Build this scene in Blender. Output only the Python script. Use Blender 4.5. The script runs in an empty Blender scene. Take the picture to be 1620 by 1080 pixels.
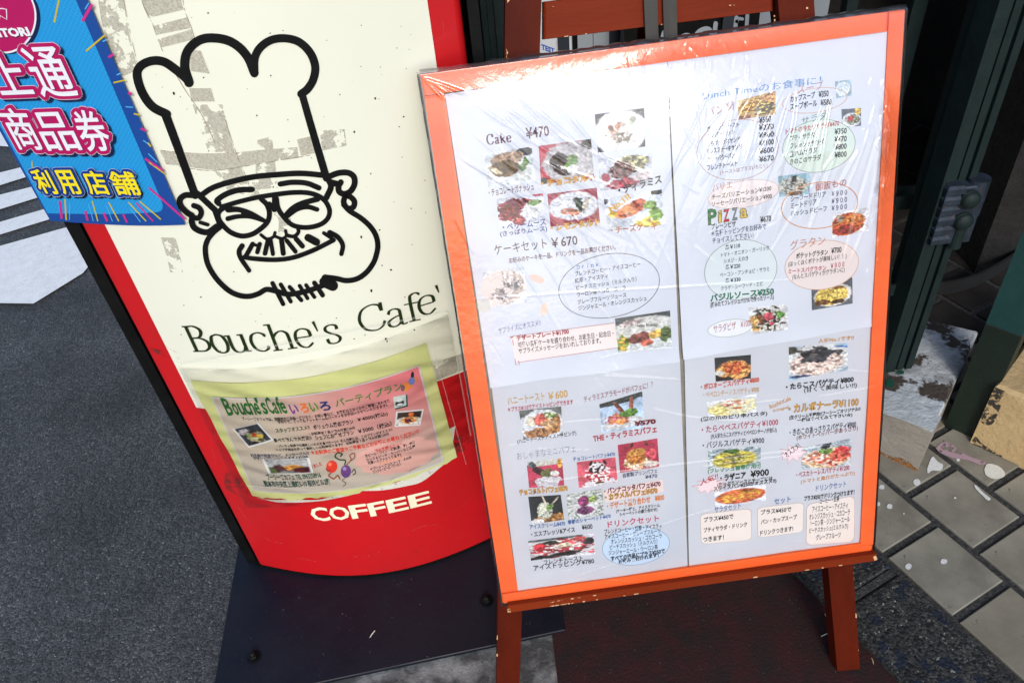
import bpy, math, random
import numpy as np
from mathutils import Vector, Matrix

random.seed(7); rng = np.random.default_rng(7)
scene = bpy.context.scene

# ------------------------------------------------------------------ camera, sky, sun, exposure
FPX = 1240.0                                   # focal length in pixels of the 1620 px wide photograph
CAM = np.array([0.0, 0.0, 1.0])
dwn = np.array([154.0, 1440.0, FPX]); dwn /= np.linalg.norm(dwn)
fwd = np.array([0, 0, 1.0]) - dwn * dwn[2]; fwd /= np.linalg.norm(fwd)
rgt = np.cross(dwn, fwd)
if rgt[0] < 0: rgt = -rgt
ROT = np.array([rgt, fwd, -dwn])               # camera axes (right, down, ahead) -> world
cd = bpy.data.cameras.new('camera'); cam = bpy.data.objects.new('camera', cd)
scene.collection.objects.link(cam); scene.camera = cam
cd.sensor_width = 36.0; cd.lens = 36.0 * FPX / 1620.0; cd.clip_start = 0.02; cd.clip_end = 500.0
Rb = np.array([ROT[:, 0], -ROT[:, 1], -ROT[:, 2]]).T
cam.matrix_world = Matrix.Translation(Vector(CAM)) @ Matrix([[float(v) for v in r] for r in Rb]).to_4x4()

SUN_EL, SUN_AZ = 35.0, 2.0                   # the sun stands behind the camera, a little to the left
sv = np.array([math.sin(math.radians(SUN_AZ)) * math.cos(math.radians(SUN_EL)),
               -math.cos(math.radians(SUN_AZ)) * math.cos(math.radians(SUN_EL)), math.sin(math.radians(SUN_EL))])
sl = bpy.data.lights.new('sun', 'SUN'); sl.energy = 1.4; sl.angle = math.radians(15.0); sl.color = (1.0, 0.975, 0.93)
so = bpy.data.objects.new('sun', sl); scene.collection.objects.link(so)
so.rotation_euler = Vector(sv).to_track_quat('Z', 'Y').to_euler(); so.location = (0, -3, 3)
world = bpy.data.worlds.new('World'); scene.world = world; world.use_nodes = True
wn = world.node_tree; wn.nodes.clear()
sky = wn.nodes.new('ShaderNodeTexSky'); sky.sky_type = 'NISHITA'; sky.sun_disc = False
sky.sun_elevation = math.radians(SUN_EL); sky.sun_rotation = math.atan2(sv[0], sv[1])
bg = wn.nodes.new('ShaderNodeBackground'); bg.inputs['Strength'].default_value = 0.145
wo = wn.nodes.new('ShaderNodeOutputWorld')
wn.links.new(sky.outputs[0], bg.inputs[0]); wn.links.new(bg.outputs[0], wo.inputs[0])
scene.view_settings.view_transform = 'Standard'; scene.view_settings.look = 'None'
scene.view_settings.exposure = 0.52; scene.view_settings.gamma = 1.0; scene.view_settings.use_curve_mapping = False

# ------------------------------------------------------------------ geometry helpers
def ray(px, py): return ROT @ np.array([px - 810.0, py - 540.0, FPX])
def G(px, py, z=0.0):                          # point of the level z seen at a photograph pixel
    v = ray(px, py); return CAM + v * ((z - CAM[2]) / v[2])
def Vy(px, py, Y):                             # point of the upright plane y = Y
    v = ray(px, py); return CAM + v * ((Y - CAM[1]) / v[1])
def lin(c):
    c = np.asarray(c, float) / 255.0
    return np.where(c <= 0.04045, c / 12.92, ((c + 0.055) / 1.055) ** 2.4)

class Surf: pass
class Board(Surf):
    """the leaning menu board: a = metres along its width, b = metres up from its lower edge"""
    def __init__(s):
        C = [(664, 118), (1432, 15), (1380, 873), (795, 954)]
        v = [ray(*c) for c in C]
        k = np.linalg.solve(np.array([v[0], -v[1], v[2]]).T, v[3]); k = np.append(k, 1)
        P = [v[i] * k[i] for i in range(4)]
        n = np.cross(P[1] - P[0], P[3] - P[0]); n /= np.linalg.norm(n)
        if n[1] > 0: n = -n
        g = G(1340, 1058, 0.003) + n * 0.016 - CAM; q = 0.992 * (n @ g) / (n @ P[0])
        P = [p * q + CAM for p in P]
        s.n = n; s.P0 = P[3]; s.e1 = (P[2] - P[3]); s.W = np.linalg.norm(s.e1); s.e1 /= s.W
        s.e2 = np.cross(n, s.e1); s.e2 *= np.sign(s.e2[2]); s.H = np.linalg.norm(P[0] - P[3])
    def inv(s, px, py, off=0.0):
        v = ray(px, py); o = s.P0 + s.n * off
        p = CAM + v * (((o - CAM) @ s.n) / (v @ s.n)) - s.P0
        return np.array([p @ s.e1, p @ s.e2])
    def pos(s, a, b, off=0.0):
        a = np.asarray(a, float); b = np.asarray(b, float)
        w = 0.0005 * np.sin(a * 47 + 1.3) * np.sin(b * 31 + 0.4) + 0.0004 * np.sin(a * 21 - b * 38)
        o = off + w
        return s.P0 + a[..., None] * s.e1 + b[..., None] * s.e2 + np.asarray(o)[..., None] * s.n
BD = Board()

SZ0 = 0.007
class Sign(Surf):
    """the bowed front of the standing sign: a = x along the bow, b = metres up along its face"""
    def __init__(s):
        U = -(ROT @ np.array([146.0, 1392.0, FPX])); s.U = U / np.linalg.norm(U)
        pts = [(391, 890), (415.8, 894), (472.8, 907.9), (521, 911.4), (569.6, 910.7), (628.4, 905), (680, 892), (732, 873), (778.7, 850.9)]
        g = np.array([G(x, y, SZ0)[:2] for x, y in pts]); g = np.vstack([g, [[-0.0195, 0.727]]])
        s.c = np.polyfit(g[:, 0] + 0.23, g[:, 1], 4); s.d = np.polyder(s.c)
        s.x0, s.x1 = g[0, 0], -0.0195
    def cy(s, x):
        x = np.asarray(x, float); xc = np.clip(x, s.x0, s.x1)
        return np.polyval(s.c, xc + 0.23) + (x - xc) * np.polyval(s.d, xc + 0.23)
    def inv(s, px, py, off=0.0):
        v = ray(px, py); O = CAM
        a = O - s.U * ((O[2] - SZ0) / s.U[2]); b = v - s.U * (v[2] / s.U[2]); k = 0.7
        k = (0.7 - a[1]) / b[1]
        for _ in range(25): k = (s.cy(a[0] + b[0] * k) - off - a[1]) / b[1]
        q = O + v * k
        return np.array([a[0] + b[0] * k, (q[2] - SZ0) / s.U[2]])
    def pos(s, a, b, off=0.0):
        a = np.asarray(a, float); b = np.asarray(b, float)
        m = np.polyval(s.d, np.clip(a, s.x0, s.x1) + 0.23); L = np.sqrt(1 + m * m)
        x = a + off * m / L; y = s.cy(a) - off / L
        P = np.stack([x, y, np.full_like(x, SZ0)], -1)
        return P + b[..., None] * s.U
SG = Sign()

# ------------------------------------------------------------------ materials
def newmat(name):
    m = bpy.data.materials.new(name); m.use_nodes = True; nt = m.node_tree
    return m, nt, nt.nodes['Principled BSDF']
def mat(name, c1, rough=0.5, c2=None, scale=30.0, detail=6.0, lo=0.35, hi=0.65, bump=0.0, bscale=None, metallic=0.0, spec=0.5,
        c3=None, scale3=8.0, lo3=0.55, hi3=0.6, coat=0.0, rvar=0.0, stretch=None, bdist=0.002):
    m, nt, p = newmat(name); N, L = nt.nodes.new, nt.links.new
    tc = N('ShaderNodeTexCoord'); mp = N('ShaderNodeMapping'); L(tc.outputs['Object'], mp.inputs[0])
    if stretch: mp.inputs['Scale'].default_value = stretch
    p.inputs['Roughness'].default_value = rough; p.inputs['Metallic'].default_value = metallic
    p.inputs['Specular IOR Level'].default_value = spec; p.inputs['Coat Weight'].default_value = coat
    p.inputs['Base Color'].default_value = (*c1, 1)
    def noise(sc, dt, l, h, rr=0.6):
        n = N('ShaderNodeTexNoise'); n.inputs['Scale'].default_value = sc; n.inputs['Detail'].default_value = dt; n.inputs['Roughness'].default_value = rr
        L(mp.outputs[0], n.inputs['Vector'])
        r = N('ShaderNodeMapRange'); r.inputs['From Min'].default_value = l; r.inputs['From Max'].default_value = h
        L(n.outputs['Fac'], r.inputs['Value']); return n, r
    out = None
    if c2 is not None:
        n, r = noise(scale, detail, lo, hi); mx = N('ShaderNodeMix'); mx.data_type = 'RGBA'
        mx.inputs['A'].default_value = (*c1, 1); mx.inputs['B'].default_value = (*c2, 1); L(r.outputs[0], mx.inputs['Factor']); out = mx.outputs['Result']
        if rvar:
            rr = N('ShaderNodeMapRange'); rr.inputs['To Min'].default_value = rough; rr.inputs['To Max'].default_value = rough + rvar
            L(r.outputs[0], rr.inputs['Value']); L(rr.outputs[0], p.inputs['Roughness'])
    if c3 is not None:
        n3, r3 = noise(scale3, 8.0, lo3, hi3, 0.7); mx = N('ShaderNodeMix'); mx.data_type = 'RGBA'
        if out: L(out, mx.inputs['A'])
        else: mx.inputs['A'].default_value = (*c1, 1)
        mx.inputs['B'].default_value = (*c3, 1); L(r3.outputs[0], mx.inputs['Factor']); out = mx.outputs['Result']
    if out: L(out, p.inputs['Base Color'])
    if bump:
        n, r = noise(bscale or scale, 8.0, 0.2, 0.8, 0.65); b = N('ShaderNodeBump'); b.inputs['Strength'].default_value = bump
        b.inputs['Distance'].default_value = bdist; L(r.outputs[0], b.inputs['Height']); L(b.outputs[0], p.inputs['Normal'])
    return m
def ink_mat(name, rough=0.5):
    m, nt, p = newmat(name); a = nt.nodes.new('ShaderNodeAttribute'); a.attribute_name = 'Col'
    nt.links.new(a.outputs['Color'], p.inputs['Base Color']); p.inputs['Roughness'].default_value = rough
    p.inputs['Specular IOR Level'].default_value = 0.25
    return m
def film_mat(name, fac, rough, haze=0.03, hrough=0.42, bump=0.3, bscale=260.0):
    m = bpy.data.materials.new(name); m.use_nodes = True; nt = m.node_tree; nt.nodes.clear(); N, L = nt.nodes.new, nt.links.new
    tr = N('ShaderNodeBsdfTransparent'); g = N('ShaderNodeBsdfGlossy'); g.inputs['Roughness'].default_value = rough
    g2 = N('ShaderNodeBsdfGlossy'); g2.inputs['Roughness'].default_value = hrough
    tc = N('ShaderNodeTexCoord'); n = N('ShaderNodeTexNoise'); n.inputs['Scale'].default_value = bscale; n.inputs['Detail'].default_value = 4
    b = N('ShaderNodeBump'); b.inputs['Strength'].default_value = bump; b.inputs['Distance'].default_value = 0.0006
    L(tc.outputs['Object'], n.inputs[0]); L(n.outputs[0], b.inputs['Height'])
    L(b.outputs[0], g.inputs['Normal']); L(b.outputs[0], g2.inputs['Normal'])
    m1 = N('ShaderNodeMixShader'); m1.inputs[0].default_value = haze; L(tr.outputs[0], m1.inputs[1]); L(g2.outputs[0], m1.inputs[2])
    fr = N('ShaderNodeFresnel'); fr.inputs['IOR'].default_value = 1.5; mu = N('ShaderNodeMath'); mu.operation = 'MULTIPLY'; mu.inputs[1].default_value = fac
    L(fr.outputs[0], mu.inputs[0])
    m2 = N('ShaderNodeMixShader'); L(mu.outputs[0], m2.inputs[0]); L(m1.outputs[0], m2.inputs[1]); L(g.outputs[0], m2.inputs[2])
    o = N('ShaderNodeOutputMaterial'); L(m2.outputs[0], o.inputs[0])
    return m
def patch_mat(name, c, c2, scale=60.0, lo=0.42, hi=0.47, rough=0.8, opac=1.0, scale2=600.0):
    """worn film of dirt or glue that is missing in places"""
    m, nt, p = newmat(name); N, L = nt.nodes.new, nt.links.new
    tc = N('ShaderNodeTexCoord'); n = N('ShaderNodeTexNoise'); n.inputs['Scale'].default_value = scale; n.inputs['Detail'].default_value = 8; n.inputs['Roughness'].default_value = 0.65
    L(tc.outputs['Object'], n.inputs[0]); r = N('ShaderNodeMapRange'); r.inputs['From Min'].default_value = lo; r.inputs['From Max'].default_value = hi
    r.inputs['To Max'].default_value = opac; L(n.outputs[0], r.inputs[0]); L(r.outputs[0], p.inputs['Alpha'])
    n2 = N('ShaderNodeTexNoise'); n2.inputs['Scale'].default_value = scale2; n2.inputs['Detail'].default_value = 3; L(tc.outputs['Object'], n2.inputs[0])
    r2 = N('ShaderNodeMapRange'); r2.inputs['From Min'].default_value = 0.4; r2.inputs['From Max'].default_value = 0.62; L(n2.outputs[0], r2.inputs[0])
    mx = N('ShaderNodeMix'); mx.data_type = 'RGBA'; mx.inputs['A'].default_value = (*c, 1); mx.inputs['B'].default_value = (*c2, 1)
    L(r2.outputs[0], mx.inputs['Factor']); L(mx.outputs['Result'], p.inputs['Base Color']); p.inputs['Roughness'].default_value = rough
    return m

M = {}
def stone_mat(name, dark, mid, light, scale, rough=0.7, bump=0.7, chips=None):
    """aggregate: one random tone per stone, dark binder between, a few bright grains"""
    m, nt, pr = newmat(name); N, L = nt.nodes.new, nt.links.new; tc = N('ShaderNodeTexCoord')
    wv = N('ShaderNodeTexNoise'); wv.inputs['Scale'].default_value = scale * .9; wv.inputs['Detail'].default_value = 3; L(tc.outputs['Object'], wv.inputs[0])
    ad = N('ShaderNodeMixRGB'); ad.blend_type = 'ADD'; ad.inputs[0].default_value = 0.0035; L(tc.outputs['Object'], ad.inputs[1]); L(wv.outputs['Color'], ad.inputs[2])
    v = N('ShaderNodeTexVoronoi'); v.inputs['Scale'].default_value = scale; L(ad.outputs[0], v.inputs[0])
    v2 = N('ShaderNodeTexVoronoi'); v2.inputs['Scale'].default_value = scale * 2.3; L(ad.outputs[0], v2.inputs[0])
    sp = N('ShaderNodeSeparateColor'); L(v.outputs['Color'], sp.inputs[0]); sp2 = N('ShaderNodeSeparateColor'); L(v2.outputs['Color'], sp2.inputs[0])
    av = N('ShaderNodeMath'); av.operation = 'MULTIPLY'; L(sp.outputs[0], av.inputs[0]); L(sp2.outputs[0], av.inputs[1])
    cr = N('ShaderNodeValToRGB'); L(av.outputs[0], cr.inputs[0]); e = cr.color_ramp.elements; e[0].color = (*dark, 1); e[1].color = (*mid, 1); e[1].position = 0.55
    x = e.new(0.80); x.color = (*mid, 1); x = e.new(0.90); x.color = (*light, 1)
    big = N('ShaderNodeTexNoise'); big.inputs['Scale'].default_value = 5; big.inputs['Detail'].default_value = 4; L(tc.outputs['Object'], big.inputs[0])
    mr = N('ShaderNodeMapRange'); mr.inputs['From Min'].default_value = .3; mr.inputs['From Max'].default_value = .7; mr.inputs['To Min'].default_value = .62; mr.inputs['To Max'].default_value = 1.3; L(big.outputs[0], mr.inputs[0])
    mu = N('ShaderNodeMixRGB'); mu.blend_type = 'MULTIPLY'; mu.inputs[0].default_value = 1; L(cr.outputs[0], mu.inputs[1]); L(mr.outputs[0], mu.inputs[2]); last = mu.outputs[0]
    if chips:
        v3 = N('ShaderNodeTexVoronoi'); v3.inputs['Scale'].default_value = scale * .33; L(ad.outputs[0], v3.inputs[0]); s3 = N('ShaderNodeSeparateColor'); L(v3.outputs['Color'], s3.inputs[0])
        c3 = N('ShaderNodeMath'); c3.operation = 'GREATER_THAN'; c3.inputs[1].default_value = .88; L(s3.outputs[1], c3.inputs[0]); mm = N('ShaderNodeMixRGB'); L(c3.outputs[0], mm.inputs[0]); L(last, mm.inputs[1]); mm.inputs[2].default_value = (*chips, 1); last = mm.outputs[0]
    L(last, pr.inputs['Base Color']); pr.inputs['Roughness'].default_value = rough; pr.inputs['Specular IOR Level'].default_value = .35
    b = N('ShaderNodeBump'); b.inputs['Strength'].default_value = bump; b.inputs['Distance'].default_value = .002; b.invert = True; L(v.outputs['Distance'], b.inputs['Height']); L(b.outputs[0], pr.inputs['Normal'])
    return m
M['asphalt'] = stone_mat('asphalt', (0.028, 0.029, 0.030), (0.098, 0.099, 0.100), (0.26, 0.26, 0.26), 300)
M['road_paint'] = mat('road_paint', (0.90, 0.90, 0.89), 0.6, (0.80, 0.80, 0.79), scale=40, bump=0.6, bscale=240, c3=(0.30, 0.31, 0.33), scale3=160, lo3=0.60, hi3=0.68, bdist=0.002)
M['gutter'] = mat('gutter', (0.055, 0.055, 0.052), 0.7, (0.30, 0.30, 0.28), scale=22, lo=0.45, hi=0.68, bump=0.6, bscale=200, c3=(0.02, 0.02, 0.02), scale3=120, lo3=0.6, hi3=0.7)
M['red_paving'] = mat('red_paving', (0.042, 0.012, 0.012), 0.8, (0.020, 0.014, 0.013), scale=30, lo=0.35, hi=0.68, bump=0.7, bscale=240, c3=(0.12, 0.10, 0.09), scale3=320, lo3=0.68, hi3=0.71, spec=0.2, bdist=0.0015)
M['granite'] = stone_mat('granite', (0.008, 0.008, 0.009), (0.060, 0.058, 0.052), (0.28, 0.27, 0.24), 240, rough=.6, bump=.6, chips=(0.013, 0.017, 0.028))
M['grout'] = mat('grout', (0.030, 0.029, 0.027), 0.8, (0.085, 0.082, 0.078), scale=160, lo=0.45, hi=0.7, bump=0.9, bscale=260, bdist=0.003)
def tile_mat():
    m = mat('tile', (0.31, 0.285, 0.225), 0.42, (0.165, 0.148, 0.112), scale=13, lo=0.32, hi=0.70, bump=0.15, bscale=120, c3=(0.07, 0.065, 0.057), scale3=75, lo3=0.63, hi3=0.70, rvar=0.2)
    nt = m.node_tree; N, L = nt.nodes.new, nt.links.new; p = nt.nodes['Principled BSDF']; src = p.inputs['Base Color'].links[0].from_socket
    oi = N('ShaderNodeObjectInfo'); r = N('ShaderNodeMapRange'); r.inputs['From Min'].default_value = 0.35; r.inputs['To Max'].default_value = 0.8; L(oi.outputs['Random'], r.inputs[0])
    mx = N('ShaderNodeMix'); mx.data_type = 'RGBA'; L(r.outputs[0], mx.inputs['Factor']); L(src, mx.inputs['A']); mx.inputs['B'].default_value = (0.20, 0.165, 0.11, 1)
    L(mx.outputs['Result'], p.inputs['Base Color']); return m
M['tile'] = tile_mat()
M['navy_plate'] = mat('navy_plate', (0.0035, 0.0052, 0.012), 0.42, (0.007, 0.0085, 0.014), scale=9, lo=0.35, hi=0.7, bump=0.25, bscale=90, c3=(0.045, 0.048, 0.055), scale3=75, lo3=0.66, hi3=0.74, rvar=0.25, spec=0.3)
M['black_metal'] = mat('black_metal', (0.003, 0.003, 0.003), 0.5, (0.006, 0.006, 0.006), scale=40, bump=0.1, spec=0.15)
M['red_plastic'] = mat('red_plastic', (0.62, 0.007, 0.011), 0.32, (0.48, 0.007, 0.010), scale=7, lo=.3, hi=.75, coat=0.25, c3=(0.34, 0.012, 0.012), scale3=60, lo3=0.66, hi3=0.74, bump=0.05, bscale=25, rvar=0.15)
M['cream_plastic'] = mat('cream_plastic', (0.82, 0.81, 0.665), 0.33, (0.80, 0.785, 0.64), scale=7, c3=(0.36, 0.34, 0.28), scale3=150, lo3=0.715, hi3=0.75, coat=0.15)
M['scuff'] = patch_mat('scuff', (0.80, 0.25, 0.22), (0.55, 0.08, 0.07), scale=260, lo=0.48, hi=0.58, opac=.30)
M['tape_edge'] = patch_mat('tape_edge', (0.40, 0.33, 0.24), (0.3, 0.25, 0.2), scale=110, lo=0.42, hi=0.52, opac=.75)
M['grit'] = mat('grit', (0.11, 0.105, 0.10), 0.8, (0.05, 0.045, 0.04), scale=300, lo=.45, hi=.55)
M['logo_black'] = mat('logo_black', (0.005, 0.005, 0.005), 0.45, (0.009, 0.009, 0.009), scale=80, spec=0.15)
M['letter_green'] = mat('letter_green', (0.012, 0.024, 0.006), 0.45, (0.02, 0.034, 0.01), scale=60, spec=0.15)
M['residue'] = patch_mat('residue', (0.56, 0.525, 0.42), (0.42, 0.385, 0.30), scale=55, lo=0.37, hi=0.42, opac=.9)
M['residue_light'] = patch_mat('residue_light', (0.58, 0.55, 0.45), (0.43, 0.40, 0.32), scale=80, lo=0.47, hi=0.52, opac=.85)
M['grime'] = patch_mat('grime', (0.12, 0.03, 0.02), (0.05, 0.02, 0.02), scale=40, lo=0.46, hi=0.62, opac=0.8)
M['ink'] = ink_mat('ink'); M['print'] = ink_mat('print', 0.45)
M['paper'] = mat('paper', (0.60, 0.64, 0.73), 0.6, (0.555, 0.595, 0.69), scale=9, bump=0.2, bscale=14, bdist=0.002)
M['orange_paint'] = mat('orange_paint', (0.84, 0.135, 0.016), 0.5, (0.76, 0.11, 0.013), scale=10, stretch=(1, 8, 1), bump=0.15, bscale=60, c3=(0.42, 0.10, 0.03), scale3=70, lo3=0.72, hi3=0.76)
M['board_back'] = mat('board_back', (0.30, 0.27, 0.22), 0.7, (0.2, 0.18, 0.15), scale=40)
M['easel_wood_shaded'] = mat('easel_wood_shaded', (0.100, 0.0105, 0.0025), 0.55, (0.060, 0.006, 0.0015), scale=14, stretch=(1, 1, 0.12), bump=0.3, bscale=90, c3=(0.09, 0.012, 0.004), scale3=40, lo3=0.6, hi3=0.72, spec=0.08)  # same wood as the rails, darkened to put shade on the legs
M['easel_rail'] = mat('easel_rail', (0.20, 0.025, 0.005), 0.55, (0.14, 0.015, 0.0035), scale=14, stretch=(0.12, 1, 1), bump=0.3, bscale=90, c3=(0.09, 0.012, 0.004), scale3=40, lo3=0.6, hi3=0.72, spec=0.08)
M['raw_wood'] = patch_mat('raw_wood', (0.62, 0.36, 0.17), (0.45, 0.24, 0.10), scale=130, lo=0.53, hi=0.56)
M['raw_wood_big'] = patch_mat('raw_wood_big', (0.66, 0.40, 0.20), (0.5, 0.27, 0.12), scale=190, lo=0.40, hi=0.44)
M['strap'] = mat('strap', (0.022, 0.020, 0.016), 0.6, (0.036, 0.032, 0.027), scale=40, stretch=(1, 1, 0.2), metallic=0.3)
M['green_metal'] = mat('green_metal', (0.005, 0.0125, 0.012), 0.6, (0.008, 0.019, 0.018), scale=24, bump=0.3, bscale=110, c3=(0.018, 0.018, 0.014), scale3=60, lo3=0.6, hi3=0.72, spec=0.3)
M['teal_paint'] = mat('teal_paint', (0.012, 0.046, 0.044), 0.55, (0.018, 0.056, 0.054), scale=30, spec=0.2, bump=0.3, bscale=120)
M['dark_green'] = mat('dark_green', (0.0015, 0.008, 0.003), 0.6, (0.003, 0.012, 0.005), scale=30, bump=0.3, bscale=120, c3=(0.05, 0.04, 0.03), scale3=70, lo3=0.72, hi3=0.75)
M['shaded_tile'] = mat('shaded_tile', (0.030, 0.025, 0.022), 0.7, (0.018, 0.016, 0.014), scale=18, bump=0.2, spec=0.2)  # pavement tile in a darker tone: shade behind the gate, put into the colour
M['dark_wall'] = mat('dark_wall', (0.006, 0.006, 0.006), 0.9, (0.012, 0.012, 0.011), scale=6, bump=0.3, spec=0.1)  # near-black so that the sunlit recess still looks deep in shade
M['brown_wall'] = mat('brown_wall', (0.016, 0.013, 0.011), 0.9, (0.007, 0.006, 0.005), scale=14, lo=0.3, hi=0.7, bump=0.8, bscale=40, bdist=0.01)
M['hinge_metal'] = mat('hinge_metal', (0.036, 0.052, 0.075), 0.45, (0.018, 0.024, 0.034), scale=60, metallic=0.35, bump=0.4, c3=(0.09, 0.06, 0.05), scale3=80, lo3=0.6, hi3=0.66)
M['white_block'] = mat('white_block', (0.52, 0.55, 0.56), 0.8, (0.40, 0.42, 0.42), scale=26, bump=0.9, bscale=70, c3=(0.10, 0.085, 0.065), scale3=24, lo3=0.66, hi3=0.70, bdist=0.003)
M['block_top'] = mat('block_top', (0.30, 0.31, 0.31), 0.85, (0.50, 0.52, 0.53), scale=20, lo=0.40, hi=0.5, bump=1.0, bscale=60, c3=(0.060, 0.045, 0.034), scale3=14, lo3=0.50, hi3=0.54, bdist=0.004)
M['block_side'] = mat('block_side', (0.33, 0.29, 0.24), 0.8, (0.26, 0.23, 0.20), scale=14, bump=0.6, bscale=70, c3=(0.30, 0.10, 0.06), scale3=13, lo3=0.60, hi3=0.66, stretch=(1, 1, 2), bdist=0.003)
M['rust'] = patch_mat('rust', (0.42, 0.16, 0.03), (0.05, 0.03, 0.02), scale=90, lo=0.40, hi=0.48)
M['ochre'] = mat('ochre', (0.55, 0.385, 0.185), 0.75, (0.49, 0.33, 0.155), scale=20, bump=0.8, bscale=45, bdist=0.003)
M['black_flake'] = patch_mat('black_flake', (0.05, 0.042, 0.035), (0.02, 0.016, 0.014), scale=120, lo=0.47, hi=0.50)
M['cream_chip'] = patch_mat('cream_chip', (0.74, 0.72, 0.62), (0.62, 0.60, 0.52), scale=50, lo=0.32, hi=0.36)
M['pink_chip'] = patch_mat('pink_chip', (0.42, 0.26, 0.30), (0.36, 0.26, 0.28), scale=70, lo=0.40, hi=0.44)
M['white_drop'] = mat('white_drop', (0.72, 0.72, 0.68), 0.6, (0.6, 0.6, 0.57), scale=200)
M['green_chip'] = mat('green_chip', (0.01, 0.06, 0.035), 0.4, (0.015, 0.09, 0.055), scale=90, bump=0.5)
M['grey_panel'] = mat('grey_panel', (0.36, 0.39, 0.42), 0.5, (0.32, 0.35, 0.38), scale=5)
M['white_panel'] = mat('white_panel', (0.72, 0.74, 0.76), 0.5, (0.66, 0.68, 0.70), scale=5)
M['slate'] = mat('slate', (0.018, 0.024, 0.032), 0.5, (0.025, 0.03, 0.04), scale=10)
M['rubber'] = mat('rubber', (0.006, 0.006, 0.006), 0.7, (0.01, 0.01, 0.01), scale=40)
M['wrap_film'] = film_mat('wrap_film', 1.5, 0.15, haze=0.018, hrough=0.30, bump=0.6, bscale=120)
M['wrap_edge'] = film_mat('wrap_edge', 4.0, 0.25, haze=0.30, hrough=0.45, bump=1.0, bscale=120)
M['sleeve_film'] = film_mat('sleeve_film', 0.8, 0.10, haze=0.015, hrough=0.35)
M['tape_white'] = patch_mat('tape_white', (0.80, 0.79, 0.70), (0.7, 0.69, 0.6), scale=30, lo=0.2, hi=0.3, opac=0.2)
def poster_mat():
    m, nt, p = newmat('poster_blue'); N, L = nt.nodes.new, nt.links.new
    tc = N('ShaderNodeTexCoord'); v = N('ShaderNodeTexVoronoi'); v.inputs['Scale'].default_value = 330; v.inputs['Randomness'].default_value = 0.0; v.distance = 'EUCLIDEAN'
    mp = N('ShaderNodeMapping'); mp.inputs['Rotation'].default_value = (0, math.radians(45), 0); mp.inputs['Scale'].default_value = (1, 0.0, 1)
    L(tc.outputs['Object'], mp.inputs[0]); L(mp.outputs[0], v.inputs[0])
    r = N('ShaderNodeMapRange'); r.inputs['From Min'].default_value = 0.30; r.inputs['From Max'].default_value = 0.42; L(v.outputs['Distance'], r.inputs[0])
    mx = N('ShaderNodeMix'); mx.data_type = 'RGBA'; mx.inputs['A'].default_value = (0.018, 0.245, 0.56, 1); mx.inputs['B'].default_value = (0.018, 0.30, 0.64, 1)
    L(r.outputs[0], mx.inputs['Factor']); L(mx.outputs['Result'], p.inputs['Base Color']); p.inputs['Roughness'].default_value = 0.3; return m
M['poster_blue'] = poster_mat()
M['poster_navy'] = mat('poster_navy', (0.010, 0.060, 0.27), 0.3, (0.012, 0.065, 0.28), scale=5)
M['flyer_yellow'] = mat('flyer_yellow', (0.66, 0.67, 0.29), 0.5, (0.60, 0.62, 0.26), scale=14, bump=0.3, bscale=16, bdist=0.003)

# ------------------------------------------------------------------ object helpers
COL = scene.collection
def me_obj(name, verts, faces, m, parent=None, base=None, smooth=False, cols=None, kind=None):
    """verts in world metres; the object sits at its thing's base"""
    verts = np.asarray(verts, float)
    if parent is not None: base = np.array(parent['_b'])
    if base is None: base = np.array([verts[:, 0].mean(), verts[:, 1].mean(), verts[:, 2].min()])
    me = bpy.data.meshes.new(name); me.from_pydata((verts - base).tolist(), [], [tuple(int(i) for i in f) for f in faces])
    ms = m if isinstance(m, (list, tuple)) else [m]
    for q in ms: me.materials.append(q)
    if cols is not None:
        at = me.color_attributes.new('Col', 'FLOAT_COLOR', 'POINT')
        c4 = np.ones((len(verts), 4), np.float32); c4[:, :3] = cols; at.data.foreach_set('color', c4.ravel())
    if smooth: me.polygons.foreach_set('use_smooth', [True] * len(me.polygons))
    me.update(); o = bpy.data.objects.new(name, me); COL.objects.link(o)
    if parent is not None: o.parent = parent
    else: o.location = base
    o['_b'] = [float(v) for v in base]
    if parent is not None and parent.type == 'MESH': pass
    if kind: o['kind'] = kind
    return o
def thing(name, loc, label, cat, group=None):
    o = bpy.data.objects.new(name, None); COL.objects.link(o); o.empty_display_size = 0.05; o.location = [float(v) for v in loc]
    o['_b'] = [float(v) for v in loc]; o['label'] = label; o['category'] = cat
    if group: o['group'] = group
    return o
def tag(o, label, cat, group=None):
    o['label'] = label; o['category'] = cat
    if group: o['group'] = group
    return o
class MB:
    def __init__(s): s.v = []; s.f = []; s.c = []
    def add(s, v, f, col=None):
        b = sum(len(x) for x in s.v); v = np.asarray(v, float).reshape(-1, 3); s.v.append(v)
        s.f += [tuple(int(i) + b for i in q) for q in f]
        if col is not None:
            col = np.asarray(col, float); s.c.append(np.tile(col, (len(v), 1)) if col.ndim == 1 else col)
    def build(s, name, m, parent=None, **k):
        return me_obj(name, np.vstack(s.v), s.f, m, parent, cols=np.vstack(s.c) if s.c else None, **k)
def prism(mb, poly, ext, ch=0.0, col=None):
    """closed solid: polygon poly (world points) pushed along ext; ch rounds the front rim"""
    P = np.asarray(poly, float); ext = np.asarray(ext, float); n = len(P)
    if ch > 0:
        c = P.mean(0); d = c - P; d /= np.linalg.norm(d, axis=1)[:, None]
        e = ext / np.linalg.norm(ext)
        ring = [P + d * ch * 1.4, P + e * ch, P + ext]
    else: ring = [P, P + ext]
    v = np.vstack(ring); f = [tuple(range(n))]
    for k in range(len(ring) - 1):
        for i in range(n): j = (i + 1) % n; f.append((k * n + i, (k + 1) * n + i, (k + 1) * n + j, k * n + j))
    f.append(tuple(reversed(range((len(ring) - 1) * n, len(ring) * n))))
    mb.add(v, f, col)
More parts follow.
